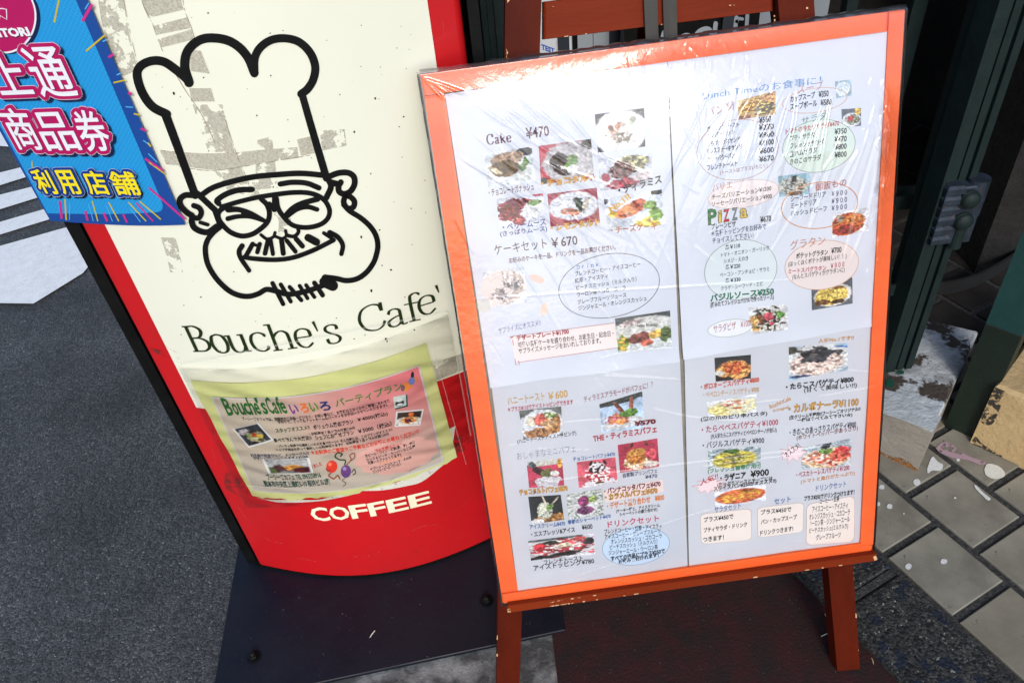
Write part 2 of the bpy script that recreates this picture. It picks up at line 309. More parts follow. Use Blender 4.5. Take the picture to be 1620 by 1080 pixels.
def rect_solid(name, poly, ext, m, parent=None, ch=0.0012, **k):
    mb = MB(); prism(mb, poly, ext, ch); o = mb.build(name, m, parent, **k)
    import bmesh
    bm = bmesh.new(); bm.from_mesh(o.data); bmesh.ops.recalc_face_normals(bm, faces=bm.faces); bm.to_mesh(o.data); bm.free()
    return o
def box(mb, lo, hi, ch=0.0, col=None):
    lo = np.array(lo, float); hi = np.array(hi, float)
    P = [(lo[0], lo[1], hi[2]), (hi[0], lo[1], hi[2]), (hi[0], hi[1], hi[2]), (lo[0], hi[1], hi[2])]
    prism(mb, P, (0, 0, lo[2] - hi[2]), ch, col)
def tube(mb, pts, r, seg=10, cap=True):
    pts = np.asarray(pts, float); n = len(pts); rs = np.full(n, r) if np.isscalar(r) else np.asarray(r); V = []
    for i in range(n):
        t = pts[min(i + 1, n - 1)] - pts[max(i - 1, 0)]; t /= np.linalg.norm(t)
        a = np.cross(t, [0, 0, 1.0]) if abs(t[2]) < 0.95 else np.cross(t, [1.0, 0, 0]); a /= np.linalg.norm(a); b = np.cross(t, a)
        for k in range(seg): V.append(pts[i] + rs[i] * (math.cos(2 * math.pi * k / seg) * a + math.sin(2 * math.pi * k / seg) * b))
    f = []
    for i in range(n - 1):
        for k in range(seg): f.append((i * seg + k, i * seg + (k + 1) % seg, (i + 1) * seg + (k + 1) % seg, (i + 1) * seg + k))
    if cap: f.append(tuple(reversed(range(seg)))); f.append(tuple(range((n - 1) * seg, n * seg)))
    mb.add(V, f)
def grid_ab(S, corners, nu, nv, off):
    """bilinear sheet between four (a,b) corners TL,TR,BR,BL on a surface"""
    c = [np.asarray(q, float) for q in corners]; u = np.linspace(0, 1, nu + 1)[None, :, None]; v = np.linspace(0, 1, nv + 1)[:, None, None]
    ab = (c[0] * (1 - u) + c[1] * u) * (1 - v) + (c[3] * (1 - u) + c[2] * u) * v
    P = S.pos(ab[..., 0], ab[..., 1], off).reshape(-1, 3)
    F = [(j * (nu + 1) + i, (j + 1) * (nu + 1) + i, (j + 1) * (nu + 1) + i + 1, j * (nu + 1) + i + 1) for j in range(nv) for i in range(nu)]
    return P, F, ab.reshape(-1, 2)
def inv4(S, q, off=0.0): return [S.inv(p[0], p[1], off) for p in q]
def quad_sheet(mb, S, q, off, nu=16, nv=16, col=None):
    P, F, ab = grid_ab(S, inv4(S, q, off), nu, nv, off); mb.add(P, F, col)
def disc(mb, S, cpx, hx, hy, off, col=None, seg=48, rings=6, ring=None, lump=0.0):
    """ellipse (centre and half-axis vectors in photograph pixels); ring = inner fraction for an outline"""
    c = S.inv(cpx[0], cpx[1], off); ax = S.inv(cpx[0] + hx[0], cpx[1] + hx[1], off) - c; ay = S.inv(cpx[0] + hy[0], cpx[1] + hy[1], off) - c
    rr = np.linspace(0 if ring is None else ring, 1, (rings if ring is None else 1) + 1)
    th = np.arange(seg) * 2 * math.pi / seg
    ks = 1 + lump * np.abs(np.sin(th * 5.5)) if lump else np.ones(seg)
    V = []; f = []
    for r in rr:
        ab = c + (r * ks * np.cos(th))[:, None] * ax + (r * ks * np.sin(th))[:, None] * ay; V.append(S.pos(ab[:, 0], ab[:, 1], off))
    for k in range(len(rr) - 1):
        for i in range(seg): j = (i + 1) % seg; f.append((k * seg + i, k * seg + j, (k + 1) * seg + j, (k + 1) * seg + i))
    mb.add(np.vstack(V), f, col)
def catmull(pts, n=8):
    P = [np.asarray(p, float) for p in pts]
    if len(P) < 3: 
        return np.array([P[0] + (P[1] - P[0]) * t for t in np.linspace(0, 1, n)])
    P = [2 * P[0] - P[1]] + P + [2 * P[-1] - P[-2]]; out = []
    for i in range(1, len(P) - 2):
        for t in np.arange(n) / n:
            out.append(0.5 * ((2 * P[i]) + (-P[i - 1] + P[i + 1]) * t + (2 * P[i - 1] - 5 * P[i] + 4 * P[i + 1] - P[i + 2]) * t ** 2 + (-P[i - 1] + 3 * P[i] - 3 * P[i + 1] + P[i + 2]) * t ** 3))
    out.append(P[-2]); return np.array(out)
def stroke(mb, S, pts, w, off, col=None, n=8, caps=True, smooth=True, w2=None, wfun=None):
    """painted line; pts and width in photograph pixels, laid on the surface"""
    c = catmull(pts, n) if smooth else np.asarray(pts, float); m = len(c)
    ws = np.linspace(w, w if w2 is None else w2, m)
    t = np.gradient(c, axis=0); t /= np.maximum(np.linalg.norm(t, axis=1), 1e-6)[:, None]; nn = np.stack([-t[:, 1], t[:, 0]], 1)
    if wfun is not None: ws = wfun(t)
    L = c + nn * ws[:, None] / 2; R_ = c - nn * ws[:, None] / 2
    V = np.vstack([L, R_]); f = [(i, i + 1, m + i + 1, m + i) for i in range(m - 1)]
    ab = np.array([S.inv(p[0], p[1], off) for p in V]); mb.add(S.pos(ab[:, 0], ab[:, 1], off), f, col)
    if caps:
        for e in (0, -1):
            th = np.arange(12) * math.pi / 6; q = c[e] + ws[e] / 2 * np.stack([np.cos(th), np.sin(th)], 1)
            ab = np.array([S.inv(p[0], p[1], off) for p in q]); mb.add(S.pos(ab[:, 0], ab[:, 1], off + 0.00001), [tuple(range(12))], col)

# ------------------------------------------------------------------ lettering
JOBS = []
def text(mb, S, s, x0, y0, x1, y1, h, col, bold=0.0, off=0.0004, rot=False, shift=(0, 0)):
    JOBS.append(dict(mb=mb, S=S, s=s, p0=(x0 + shift[0], y0 + shift[1]), p1=(x1 + shift[0], y1 + shift[1]), h=h, col=col, bold=bold, off=off, rot=rot))
def fat(mb, S, s, x0, y0, x1, y1, h, col, r, off, n=14, bold=0.02, shift=(0, 0)):
    """lettering thickened evenly by r pixels: the outline is stamped round a small circle"""
    text(mb, S, s, x0, y0, x1, y1, h, col, bold, off, shift=shift)
    for k_ in range(n):
        a = 2 * math.pi * k_ / n; text(mb, S, s, x0, y0, x1, y1, h, col, bold, off + 0.000007 * (k_ + 1), shift=(shift[0] + r * math.cos(a), shift[1] + r * math.sin(a)))
def run_text():
    obs = []
    for i, j in enumerate(JOBS):
        c = bpy.data.curves.new('t', 'FONT'); c.body = j['s']; c.size = 1.0; c.resolution_u = 2 if j['h'] < 30 else 4
        c.offset = j['bold']; c.fill_mode = 'FRONT'
        o = bpy.data.objects.new('t', c); COL.objects.link(o); obs.append(o)
    bpy.context.view_layer.update(); dg = bpy.context.evaluated_depsgraph_get()
    for j, o in zip(JOBS, obs):
        e = o.evaluated_get(dg); me = e.to_mesh(); n = len(me.vertices)
        if n == 0: print('EMPTY TEXT', j['s']); continue
        co = np.empty(n * 3); me.vertices.foreach_get('co', co); co = co.reshape(-1, 3)[:, :2]
        f = [tuple(p.vertices) for p in me.polygons]; e.to_mesh_clear()
        b = j['bold']; mn = co.min(0) + b; mx = co.max(0) - b; g = (co - mn) / np.maximum(mx - mn, 1e-6)
        S = j['S']; A0 = S.inv(*j['p0'], j['off']); A1 = S.inv(*j['p1'], j['off']); mid = (np.array(j['p0']) + j['p1']) / 2
        am = S.inv(*mid, j['off']); dpx = (S.inv(mid[0], mid[1] - 5, j['off']) - am); hb = dpx[1] / 5 * j['h']
        d = A1 - A0
        if j['rot']: up = np.array([-d[1], d[0]]) / np.linalg.norm(d) * hb
        else: up = np.array([0, hb])
        ab = A0 + g[:, :1] * d + g[:, 1:] * up
        j['mb'].add(S.pos(ab[:, 0], ab[:, 1], j['off']), f, lin(j['col']))
    for o in obs:
        c = o.data; bpy.data.objects.remove(o); bpy.data.curves.remove(c)

# ------------------------------------------------------------------ printed photographs
def vnoise(X, Y, sc, seed):
    r = np.random.default_rng(seed); g = r.random((64, 64)); x = X * sc % 63; y = Y * sc % 63
    i = x.astype(int); j = y.astype(int); fx = x - i; fy = y - j; fx = fx * fx * (3 - 2 * fx); fy = fy * fy * (3 - 2 * fy)
    return (g[j, i] * (1 - fx) + g[j, i + 1] * fx) * (1 - fy) + (g[j + 1, i] * (1 - fx) + g[j + 1, i + 1] * fx) * fy
def photo(S, parent, quad, bgc, blobs, seed, off=0.0003, border=None, n=(60, 50), name='photo', fade=None):
    """a flat printed picture of a dish, one colour per vertex; blobs = (cx,cy,rx,ry,degrees,rgb,edge noise,speckle rgb or None)"""
    P, F, ab = grid_ab(S, inv4(S, quad, off), n[0], n[1], off)
    u, v = np.meshgrid(np.linspace(0, 1, n[0] + 1), np.linspace(0, 1, n[1] + 1)); u = u.ravel(); v = v.ravel()
    C = np.tile(np.array(bgc, float), (len(u), 1)) * (0.82 + 0.36 * vnoise(u, v, 5, seed))[:, None]
    n1 = vnoise(u, v, 12, seed + 1); n2 = vnoise(u, v, 24, seed + 2); n3 = vnoise(u, v, 36, seed + 3)
    for k, bl in enumerate(blobs):
        cx, cy, rx, ry, ang, c = bl[:6]; en = bl[6] if len(bl) > 6 else 0.25; sp = bl[7] if len(bl) > 7 else None
        a = math.radians(ang); x = (u - cx) * math.cos(a) + (v - cy) * math.sin(a); y = -(u - cx) * math.sin(a) + (v - cy) * math.cos(a)
        d = np.sqrt((x / rx) ** 2 + (y / ry) ** 2) + en * (vnoise(u, v, 8, seed + 11 + k) + .7 * vnoise(u, v, 19, seed + 17 + k) - 0.85) * 1.6
        w = np.clip((1.04 - d) / 0.09, 0, 1)[:, None]
        cc = np.array(c, float); wh = cc.min() > 185; cc = cc * ((0.84 + 0.14 * n1 + 0.10 * n2) if wh else (0.42 + 0.55 * n1 + 0.50 * n2))[:, None]
        if sp is not None: cc = np.where((vnoise(u, v, 17, seed + 31 + k) > 0.56)[:, None], np.array(sp, float) * (0.8 + 0.4 * n3)[:, None], cc)
        C = C * (1 - w) + cc * w
    C *= (0.78 + 0.22 * n3 + 0.20 * n2)[:, None]
    gy = C.mean(1, keepdims=True); C = gy + (C - gy) * 0.86
    if fade is not None: C = C * (1 - fade) + 235 * fade
    if border:
        m = (u < border) | (u > 1 - border) | (v < border) | (v > 1 - border); C[m] = 225
    return me_obj(name, P, F, M['print'], parent, cols=lin(np.clip(C, 0, 255)))
# ------------------------------------------------------------------ the ground
def sheet(name, pts, m, kind='structure', z=0.0, nu=1, parent=None):
    mb = MB(); mb.add([(p[0], p[1], z) for p in pts], [tuple(range(len(pts)))]); return mb.build(name, m, parent, kind=kind, base=None if parent else np.array([0, 0, z]))
sheet('ground', [(-60, -40), (60, -40), (60, 60), (-60, 60)], M['asphalt'], z=-0.006)
sheet('road', [(-9, -6), (-0.34, -6), (-0.34, 9), (-9, 9)], M['asphalt'], z=-0.002)
road_marks = [
    [(-500, 150), (0, 208), (16, 214), (14, 232), (0, 231), (-500, 176)],
    [(-300, 345), (0, 273), (60, 258), (80, 268), (0, 293), (-300, 366)],
    [(-300, 384), (0, 308), (80, 288), (100, 300), (0, 331), (-300, 407)],
    [(-300, 426), (0, 351), (100, 322), (120, 334), (0, 371), (-300, 449)],
    [(-290, 466), (0, 389), (110, 358), (170, 385), (131, 432), (53, 480), (-30, 479), (-240, 477)]]
cw = []
for q in road_marks:
    P = [G(x, y, 0.002) for x, y in q]; o = me_obj('road_marking', [(p[0], p[1], 0.002) for p in P], [tuple(range(len(P)))], M['road_paint'], base=np.array([P[1][0], P[1][1], 0.002]), kind='structure')
sheet('gutter', [(-0.36, -2), (0.06, -2), (0.06, 1.02), (-0.36, 1.02)], M['gutter'], z=0.001)
# tiled pavement: rows of square tiles in running bond beside a strip of dark granite
B0 = G(1404.4, 886.5)[:2]; B1 = G(1504.3, 977.1)[:2]
e1 = (B1 - B0); TL1 = np.linalg.norm(e1); e1 /= TL1; e2 = np.array([-e1[1], e1[0]]); e2 *= np.sign(e2[0])
TW = 0.0985; GAP = 0.0115; P1 = TL1 + GAP; P2 = TW + GAP
def T(i, j, z): p = B0 + e1 * i + e2 * j; return (p[0], p[1], z)
red = [T(-1.8, -0.128, 0.003), T(2.6, -0.128, 0.003), T(2.6, -1.8, 0.003), T(-1.8, -1.8, 0.003)]
# the red paving runs from the gutter to the granite strip
L0 = G(838, 1080, 0)[:2]
me_obj('red_paving', [(0.012, -2, 0.003), (T(2.9, -0.128, 0)[0], T(2.9, -0.128, 0)[1], 0.003), (T(-0.55, -0.128, 0)[0], T(-0.55, -0.128, 0)[1], 0.003), (0.012, T(-0.55, -0.128, 0)[1], 0.003)], [(0, 1, 2, 3)], M['red_paving'], base=np.array([0.2, 0, 0.003]), kind='structure')
pave = me_obj('tiled_pavement', [T(-6, -0.128, 0.004), T(3.4, -0.128, 0.004), T(3.4, 2.6, 0.004), T(-6, 2.6, 0.004)], [(0, 1, 2, 3)], M['grout'], base=np.array([*B0, 0.004]), kind='structure')
mb = MB(); w = TL1; c = 0.0013; hgt = 0.004
ring = [((0, 0), (w, 0), (w, TW), (0, TW), 0), ((0, 0), (w, 0), (w, TW), (0, TW), hgt - 0.001), ((c, c), (w - c, c), (w - c, TW - c), (c, TW - c), hgt)]
V = []
for r in ring:
    for q in r[:4]: V.append((*(e1 * q[0] + e2 * q[1]), r[4]))
F = [(8, 9, 10, 11)]
for k in range(2):
    for i in range(4): F.append((k * 4 + i, k * 4 + (i + 1) % 4, k * 4 + 4 + (i + 1) % 4, k * 4 + 4 + i))
tme = bpy.data.meshes.new('tile'); tme.from_pydata(V, [], F); tme.materials.append(M['tile']); tme.update()
import bmesh
bm = bmesh.new(); bm.from_mesh(tme); bmesh.ops.recalc_face_normals(bm, faces=bm.faces)
bm.to_mesh(tme); bm.free()
dme = tme.copy(); dme.materials.clear(); dme.materials.append(M['shaded_tile'])
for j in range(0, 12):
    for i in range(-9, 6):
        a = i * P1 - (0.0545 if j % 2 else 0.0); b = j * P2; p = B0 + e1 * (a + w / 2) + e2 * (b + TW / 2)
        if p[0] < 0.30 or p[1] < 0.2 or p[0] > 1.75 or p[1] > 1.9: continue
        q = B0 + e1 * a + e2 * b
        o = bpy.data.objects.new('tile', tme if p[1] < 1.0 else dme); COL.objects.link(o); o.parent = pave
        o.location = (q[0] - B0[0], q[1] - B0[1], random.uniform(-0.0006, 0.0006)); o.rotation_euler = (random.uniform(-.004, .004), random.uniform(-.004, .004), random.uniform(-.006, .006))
# granite kerb slabs with joints
jt = G(1409, 903)[:2]; ja = float((jt - B0) @ e1)
def slab(a0, a1, mm, name='granite_slab'):
    P = [T(a0, -0.1275, 0.011), T(a1, -0.1275, 0.011), T(a1, -0.0115, 0.011), T(a0, -0.0115, 0.011)]
    return rect_solid(name, P, (0, 0, -0.009), mm, pave, ch=0.0025)
slab(ja + 0.012, ja + 0.62, M['granite']); slab(ja - 0.30, ja - 0.001, M['granite']); slab(ja - 0.60, ja - 0.312, M['granite']); slab(ja + 0.632, ja + 1.2, M['granite'])
rect_solid('joint_mortar', [T(ja + 0.0005, -0.112, 0.0105), T(ja + 0.0105, -0.112, 0.0105), T(ja + 0.0105, -0.014, 0.0105), T(ja + 0.0005, -0.014, 0.0105)], (0, 0, -0.006), M['grout'], pave, ch=0.002)
def flat_blob(name, px, pts, m, z, parent, jag=0.0, n=28, cx=None):
    """flat splash of paint on a level surface, outline points in photograph pixels"""
    c = catmull(pts + [pts[0]], 5)[:-1]; P = np.array([G(x, y, z) for x, y in c])
    return me_obj(name, P, [tuple(range(len(P)))], m, parent)
zt = 0.0094
for (x, y, r) in ((1450.5, 762.5, 6.0), (1407.5, 800.5, 5.0), (1395, 770, 4.5), (1389, 797, 4), (1437, 895.5, 5.5), (1493, 887.5, 5.5), (1516, 727, 3), (1511, 787, 2), (1430, 812, 1.5)):
    pts = [(x + r * math.cos(t) * random.uniform(.85, 1.1), y + 0.85 * r * math.sin(t) * random.uniform(.85, 1.1)) for t in np.arange(9) * 2 * math.pi / 9]
    flat_blob('paint_drop', None, pts, M['white_drop'], zt, pave)
flat_blob('paint_splash', None, [(1467, 740), (1475, 722), (1484, 730), (1492, 735), (1488, 744), (1475, 744), (1468, 748)], M['white_drop'], zt, pave)
flat_blob('paint_splash', None, [(1541, 767), (1545, 768), (1556, 779), (1567, 788), (1563, 791), (1553, 782), (1544, 773)], M['white_drop'], zt, pave)
flat_blob('cement_splash', None, [(1557, 742), (1563, 733), (1580, 737), (1590, 748), (1586, 755), (1572, 757), (1560, 751)], M['cream_chip'], zt, pave)
flat_blob('paint_splash', None, [(1480, 709), (1490, 700), (1503, 700), (1517, 712), (1535, 722), (1560, 731), (1552, 735), (1530, 727), (1508, 724), (1490, 717)], M['pink_chip'], zt, pave)

# ------------------------------------------------------------------ the standing sign
sb = G(430, 820, 0); sign = thing('standing_sign', (-0.23, 0.72, 0.0), 'red and cream standing sign with a laughing chef drawing, bolted to a dark steel base', 'sign')
HT = 1.28
# base plate with its chamfered rim and dome nuts
pl = [G(500, 1080, SZ0)[:2], G(860, 1003, SZ0)[:2]]; dx = pl[1] - pl[0]
xl = -0.4545
def front(x): return pl[0][1] + dx[1] / dx[0] * (x - pl[0][0])
cr = 0.02
P = [(xl + 0.012, front(xl + 0.012), SZ0), (0.030, front(0.030), SZ0), (0.030, 1.0, SZ0), (xl - 0.012, 1.0, SZ0)]
base = rect_solid('base_plate', P, (0, 0, -0.011), M['navy_plate'], sign, ch=0.001)
for (x, y) in ((402, 1035), (770, 947)):
    c = G(x, y + 3, SZ0); mb = MB(); th = np.arange(24) * 2 * math.pi / 24; hx = np.arange(6) * math.pi / 3 + .3
    prof = [(0.0098, 0.0), (0.0098, 0.0012), (0.0085, 0.0014)]
    V = []; F = []
    for r, z in prof: V += [(c[0] + r * math.cos(t), c[1] + r * math.sin(t), c[2] + z) for t in th]
    for k in range(2): F += [(k * 24 + i, k * 24 + (i + 1) % 24, k * 24 + 24 + (i + 1) % 24, k * 24 + 24 + i) for i in range(24)]
    F.append(tuple(range(48, 72))); mb.add(V, F)
    prism(mb, [(c[0] + 0.0068 * math.cos(t), c[1] + 0.0068 * math.sin(t), c[2] + 0.0062) for t in hx], (0, 0, -0.0052), 0.0006)
    V = []; F = []
    rr = [(0.0052, 0.0060)] + [(0.0050 * math.cos(a), 0.0068 + 0.0050 * math.sin(a)) for a in np.linspace(0, math.pi / 2 - .05, 7)]
    for r, z in rr: V += [(c[0] + r * math.cos(t), c[1] + r * math.sin(t), c[2] + z) for t in th]
    for k in range(len(rr) - 1): F += [(k * 24 + i, k * 24 + (i + 1) % 24, k * 24 + 24 + (i + 1) % 24, k * 24 + 24 + i) for i in range(24)]
    F.append(tuple(range((len(rr) - 1) * 24, len(rr) * 24))); mb.add(V, F)
    mb.build('dome_nut', M['black_metal'], sign, smooth=True).data.polygons.foreach_set('use_smooth', [False] * len(mb.f))
# the bowed red panel (solid, with returned edges) inside a black steel case
xL, xR = -0.4085, -0.0205
xs = np.linspace(xL, xR, 61); bs = np.linspace(0.004, HT, 41)
A, Bq = np.meshgrid(xs, bs); Pn = SG.pos(A, Bq, 0.0).reshape(-1, 3); nx = len(xs)
F = [(j * nx + i, j * nx + i + 1, (j + 1) * nx + i + 1, (j + 1) * nx + i) for j in range(len(bs) - 1) for i in range(nx - 1)]
panel = me_obj('front_panel', Pn, F, M['red_plastic'], sign, smooth=True)
mb = MB()
# rounded shoulders where the panel turns back into the case
for side, x0, sgn in ((0, xL, -1), (1, xR, 1)):
    V = []; m = 7
    for b in (0.004, HT):
        p0 = SG.pos(np.array([x0]), np.array([b]), 0.0)[0]; md = np.polyval(SG.d, x0 + 0.23); tn = np.array([1, md, 0]) / math.hypot(1, md) * sgn; nn = np.array([md, -1, 0]) / math.hypot(1, md)
        for k in range(m):
            a = k / (m - 1) * math.pi / 2; V.append(p0 + tn * 0.010 * math.sin(a) - nn * 0.010 * (1 - math.cos(a)))
        V.append(V[-1] - nn * 0.02)
    F = [(k, k + 1, m + 1 + k + 1, m + 1 + k) for k in range(m)]; mb.add(V, F)
sh = mb.build('panel_shoulder', M['red_plastic'], sign, smooth=True)
def case_wall(x0, x1, y0, y1, ch=0.001):
    b0 = 0.001; P = [np.array([x0, y0, SZ0]), np.array([x1, y0, SZ0]), np.array([x1, y1, SZ0]), np.array([x0, y1, SZ0])]
    return [p + SG.U * (HT + 0.01) for p in P], -SG.U * (HT + 0.01)
pL = SG.pos(np.array([-0.4325]), np.array([0.0]), 0.0)[0]
for (x0, x1, y0) in ((-0.4335, -0.4195, float(pL[1])), (-0.0090, 0.0010, 0.722)):
    P, e = case_wall(x0, x1, y0, 0.93); rect_solid('side_case', P, e, M['black_metal'], sign, ch=0.0015)
P, e = case_wall(-0.4195, -0.0090, 0.92, 0.93); rect_solid('back_case', P, e, M['black_metal'], sign)
V = []; n = 30; xx = np.linspace(-0.4195, -0.009, n)
mb = MB(); lo = SG.pos(xx, np.full(n, 0.0), -0.001); lo2 = SG.pos(xx, np.full(n, 0.0045), 0.0018); bk = lo.copy(); bk[:, 1] = 0.92
fr = SG.pos(xx, np.full(n, 0.0), 0.0018)
mb.add(np.vstack([fr, lo2, bk]), [(i, i + 1, n + i + 1, n + i) for i in range(n - 1)] + [(n + i, n + i + 1, 2 * n + i + 1, 2 * n + i) for i in range(n - 1)]); mb.build('bottom_lip', M['black_metal'], sign)
tp = SG.pos(xx, np.full(n, HT), 0.0); bk = tp.copy(); bk[:, 1] = 0.92
mb = MB(); mb.add(np.vstack([tp, bk]), [(i, i + 1, n + i + 1, n + i) for i in range(n - 1)]); mb.build('top_case', M['black_metal'], sign)
# cream face printed on the panel
aL = SG.inv(222, 466)[0]; aR = 0.5 * (SG.inv(674, 0)[0] + SG.inv(693, 113)[0])
bl = SG.inv(321, 646)[1]; br_ = SG.inv(738, 584)[1]; bB = 0.5 * (bl + br_)
print('cream', aL, aR, bl, br_, [SG.inv(*p)[0] for p in ((175, 380), (222, 466), (269, 552), (321, 646))])
P, F, ab = grid_ab(SG, [(aL, HT - 0.02), (aR, HT - 0.02), (aR, bB), (aL, bB)], 48, 30, 0.0006)
cream = me_obj('cream_face', P, F, M['cream_plastic'], sign, smooth=True)

# worn tape marks
def fill_poly(mb, S, pts, off, nu=14, col=None):
    """strip between two equally long edges given as two lists of pixels"""
    A_, B_ = pts; A_ = catmull(A_, 5) if len(A_) > 2 else catmull(A_, 8); B_ = catmull(B_, 5) if len(B_) > 2 else catmull(B_, 8)
    n = min(len(A_), len(B_)); A_ = A_[np.linspace(0, len(A_) - 1, n).astype(int)]; B_ = B_[np.linspace(0, len(B_) - 1, n).astype(int)]
    k = 4; V = []
    for t in np.linspace(0, 1, k): V += [S.inv(*(a * (1 - t) + b * t)) for a, b in zip(A_, B_)]
    V = np.array(V); mb.add(S.pos(V[:, 0], V[:, 1], off), [(j * n + i, j * n + i + 1, (j + 1) * n + i + 1, (j + 1) * n + i) for j in range(k - 1) for i in range(n - 1)], col)
def bars(name, lst, m, off, parent):
    for i_, l in enumerate(lst): mb = MB(); fill_poly(mb, SG, l, off + i_ * 0.00002); mb.build(name, m, parent)
bars('tape_mark', [([(220, -40), (224, 0), (235, 28)], [(280, -40), (287, 0), (291, 15)]),
                   ([(242, 41), (247, 55)], [(296, 27), (302, 44)]),
                   ([(250, 62), (255, 75)], [(303, 46), (307, 62)]),
                   ([(300, 139), (303, 160)], [(334, 139), (340, 160)]),
                   ([(298, 78), (303, 112)], [(318, 80), (332, 116)]),
                   ([(345, 175), (355, 230), (365, 290)], [(353, 175), (370, 235), (392, 290)]),
                   ([(254, 238), (340, 242), (420, 236), (470, 232)], [(263, 258), (345, 268), (420, 256), (472, 249)]),
                   ([(470, 220), (500, 213)], [(476, 246), (505, 240)])], M['residue'], 0.0009, sign)
bars('tape_mark', [([(150, -40), (156, 0), (163, 40), (178, 90), (196, 120)], [(190, -40), (196, 0), (203, 40), (211, 80), (219, 110)]),
                   ([(305, 165), (318, 205), (330, 240)], [(352, 165), (362, 205), (368, 240)]),
                   ([(505, 206), (545, 204)], [(510, 238), (548, 230)]),
                   ([(404, 222), (430, 215)], [(405, 300), (440, 296)]), ([(340, 270), (360, 300)], [(400, 280), (415, 315)]),
                   ([(425, 335), (440, 345), (440, 370)], [(455, 330), (460, 345), (462, 366)]),
                   ([(255, 375), (263, 400), (270, 430)], [(278, 375), (285, 400), (290, 430)])], M['residue_light'], 0.0008, sign)
bars('tape_mark', [([(684, 574), (738, 556)], [(691, 600), (737, 583)])], M['residue'], 0.0009, sign)
bars('dirt_mark', [([(237, 548), (262, 556), (290, 566)], [(240, 556), (262, 563), (285, 568)]),
                   ([(356, 745), (372, 752), (392, 758)], [(355, 775), (372, 780), (392, 790)]),
                   ([(718, 690), (738, 682), (752, 678)], [(722, 716), (740, 712), (756, 704)])], M['grime'], 0.0010, sign)
for pts in ([(287, -30), (291, 12), (303, 45), (310, 70)], [(222, -30), (226, 5), (243, 42), (256, 78), (290, 138), (318, 180), (340, 226)], [(352, 175), (371, 235), (394, 292)], [(196, 0), (204, 42), (219, 108)], [(263, 259), (330, 270), (395, 262), (440, 254), (490, 246)], [(254, 238), (300, 243)]):
    k_ = MB(); stroke(k_, SG, pts, 1.3, 0.00115, caps=False); k_.build('tape_edge', M['tape_edge'], cream)
for pts, w in (([(420, 850), (432, 856), (447, 859)], 1), ([(460, 880), (500, 887)], .8), ([(650, 840), (668, 832), (690, 829)], 1), ([(730, 800), (741, 790)], 1.2), ([(700, 640), (722, 632)], 1), ([(330, 700), (338, 716), (341, 735)], 1), ([(376, 800), (392, 822)], 1), ([(560, 880), (590, 878), (601, 871)], .8), ([(699, 20), (702, 60)], 1), ([(240, 540), (262, 548), (284, 560)], 1.4), ([(745, 700), (756, 690)], 1.2)):
    k_ = MB(); stroke(k_, SG, pts, w, 0.0008, caps=False); k_.build('scratch', M['scuff'], panel)
# specks of dirt on the cream
mb = MB()
for (x, y) in [(329, 21), (322, 123), (257, 138), (275, 148), (331, 146), (406, 183), (537, 150), (593, 156), (560, 209), (631, 201), (638, 185), (586, 275), (600, 364), (618, 427), (571, 375), (370, 430), (318, 470), (532, 503), (587, 460), (604, 420), (428, 120), (455, 190), (500, 470), (640, 470), (650, 330), (225, 204), (432, 296), (427, 53), (612, 540), (577, 530), (560, 536), (610, 536), (655, 522)]:
    r = random.uniform(0.7, 1.7); disc(mb, SG, (x, y), (r, 0), (random.uniform(-.5, .5), r * random.uniform(.6, 1.6)), 0.0011, seg=7, rings=1)
for _ in range(60):
    x = random.uniform(230, 680); y = random.uniform(20, 560); a = SG.inv(x, y)[0]
    if aL + .02 < a < aR - .01: r = random.uniform(0.4, 0.9); disc(mb, SG, (x, y), (r, 0), (0, r), 0.0011, seg=6, rings=1)
mb.build('dirt_speck', M['logo_black'], sign)['kind'] = 'stuff'
# chef drawing
mb = MB(); k = [0]
def S_(pts, w, w2=None, n=8):
    k[0] += 1; stroke(mb, SG, pts, w, 0.0012 + 0.000012 * k[0], w2=w2, n=n)
S_([(309, 309), (285, 243), (262, 181.5)], 12.5, 14)
S_([(264, 181), (241, 168.5), (225, 146), (217, 118.5), (223.6, 104), (241, 96.5), (260, 98.5), (280, 112), (298.5, 128)], 14)
S_([(299, 131), (292.5, 108), (294, 88), (303, 73), (319, 62.5), (339, 60.5), (361.5, 65), (380, 77), (393, 93.6), (402, 115.5)], 15, 14)
S_([(402, 116.5), (402.5, 93), (411, 76), (428, 64), (450, 61), (472.6, 67), (490, 84), (498, 105.5), (495, 126), (486, 141), (476, 149)], 13)
S_([(478, 152), (497, 218), (516, 282)], 11.5, 12)
S_([(318, 309), (338, 296.5), (370, 286.5), (402.6, 279.8), (440, 276.3), (477, 274.5), (516, 278)], 9)
S_([(346, 322), (343.5, 317), (357, 307.5), (376.6, 301), (398.7, 299.8)], 9)
S_([(312, 306), (327, 320), (341, 333)], 9.5); S_([(340, 332.6), (344, 344), (348, 355)], 9)
S_([(350.7, 327.4), (376.6, 319.6), (409, 312), (440, 307.2), (462, 304.8), (484.4, 305), (502, 309.6), (514, 318.5), (520.7, 332), (519, 343.7), (511, 352.6), (499, 357.8), (484.4, 360), (469.6, 358.5), (459, 354), (449, 343.7), (440, 330), (437, 314)], 7.8)
S_([(355, 328), (346, 336), (346.8, 348), (358.5, 362.4), (370, 370), (384.4, 373.5), (400, 370), (414, 360.5), (423.5, 350), (426, 337), (422, 324), (413, 315)], 8.2)
S_([(426, 322), (434, 332)], 6.5); S_([(434, 310), (433.7, 332)], 8)
S_([(361, 331.6), (376.6, 331.6), (396, 337), (419.4, 349.4)], 10, 5.5); S_([(360.5, 346), (376.6, 342.5), (396, 343), (417, 349.4)], 8, 6); S_([(385, 337), (405, 343)], 8, 5)
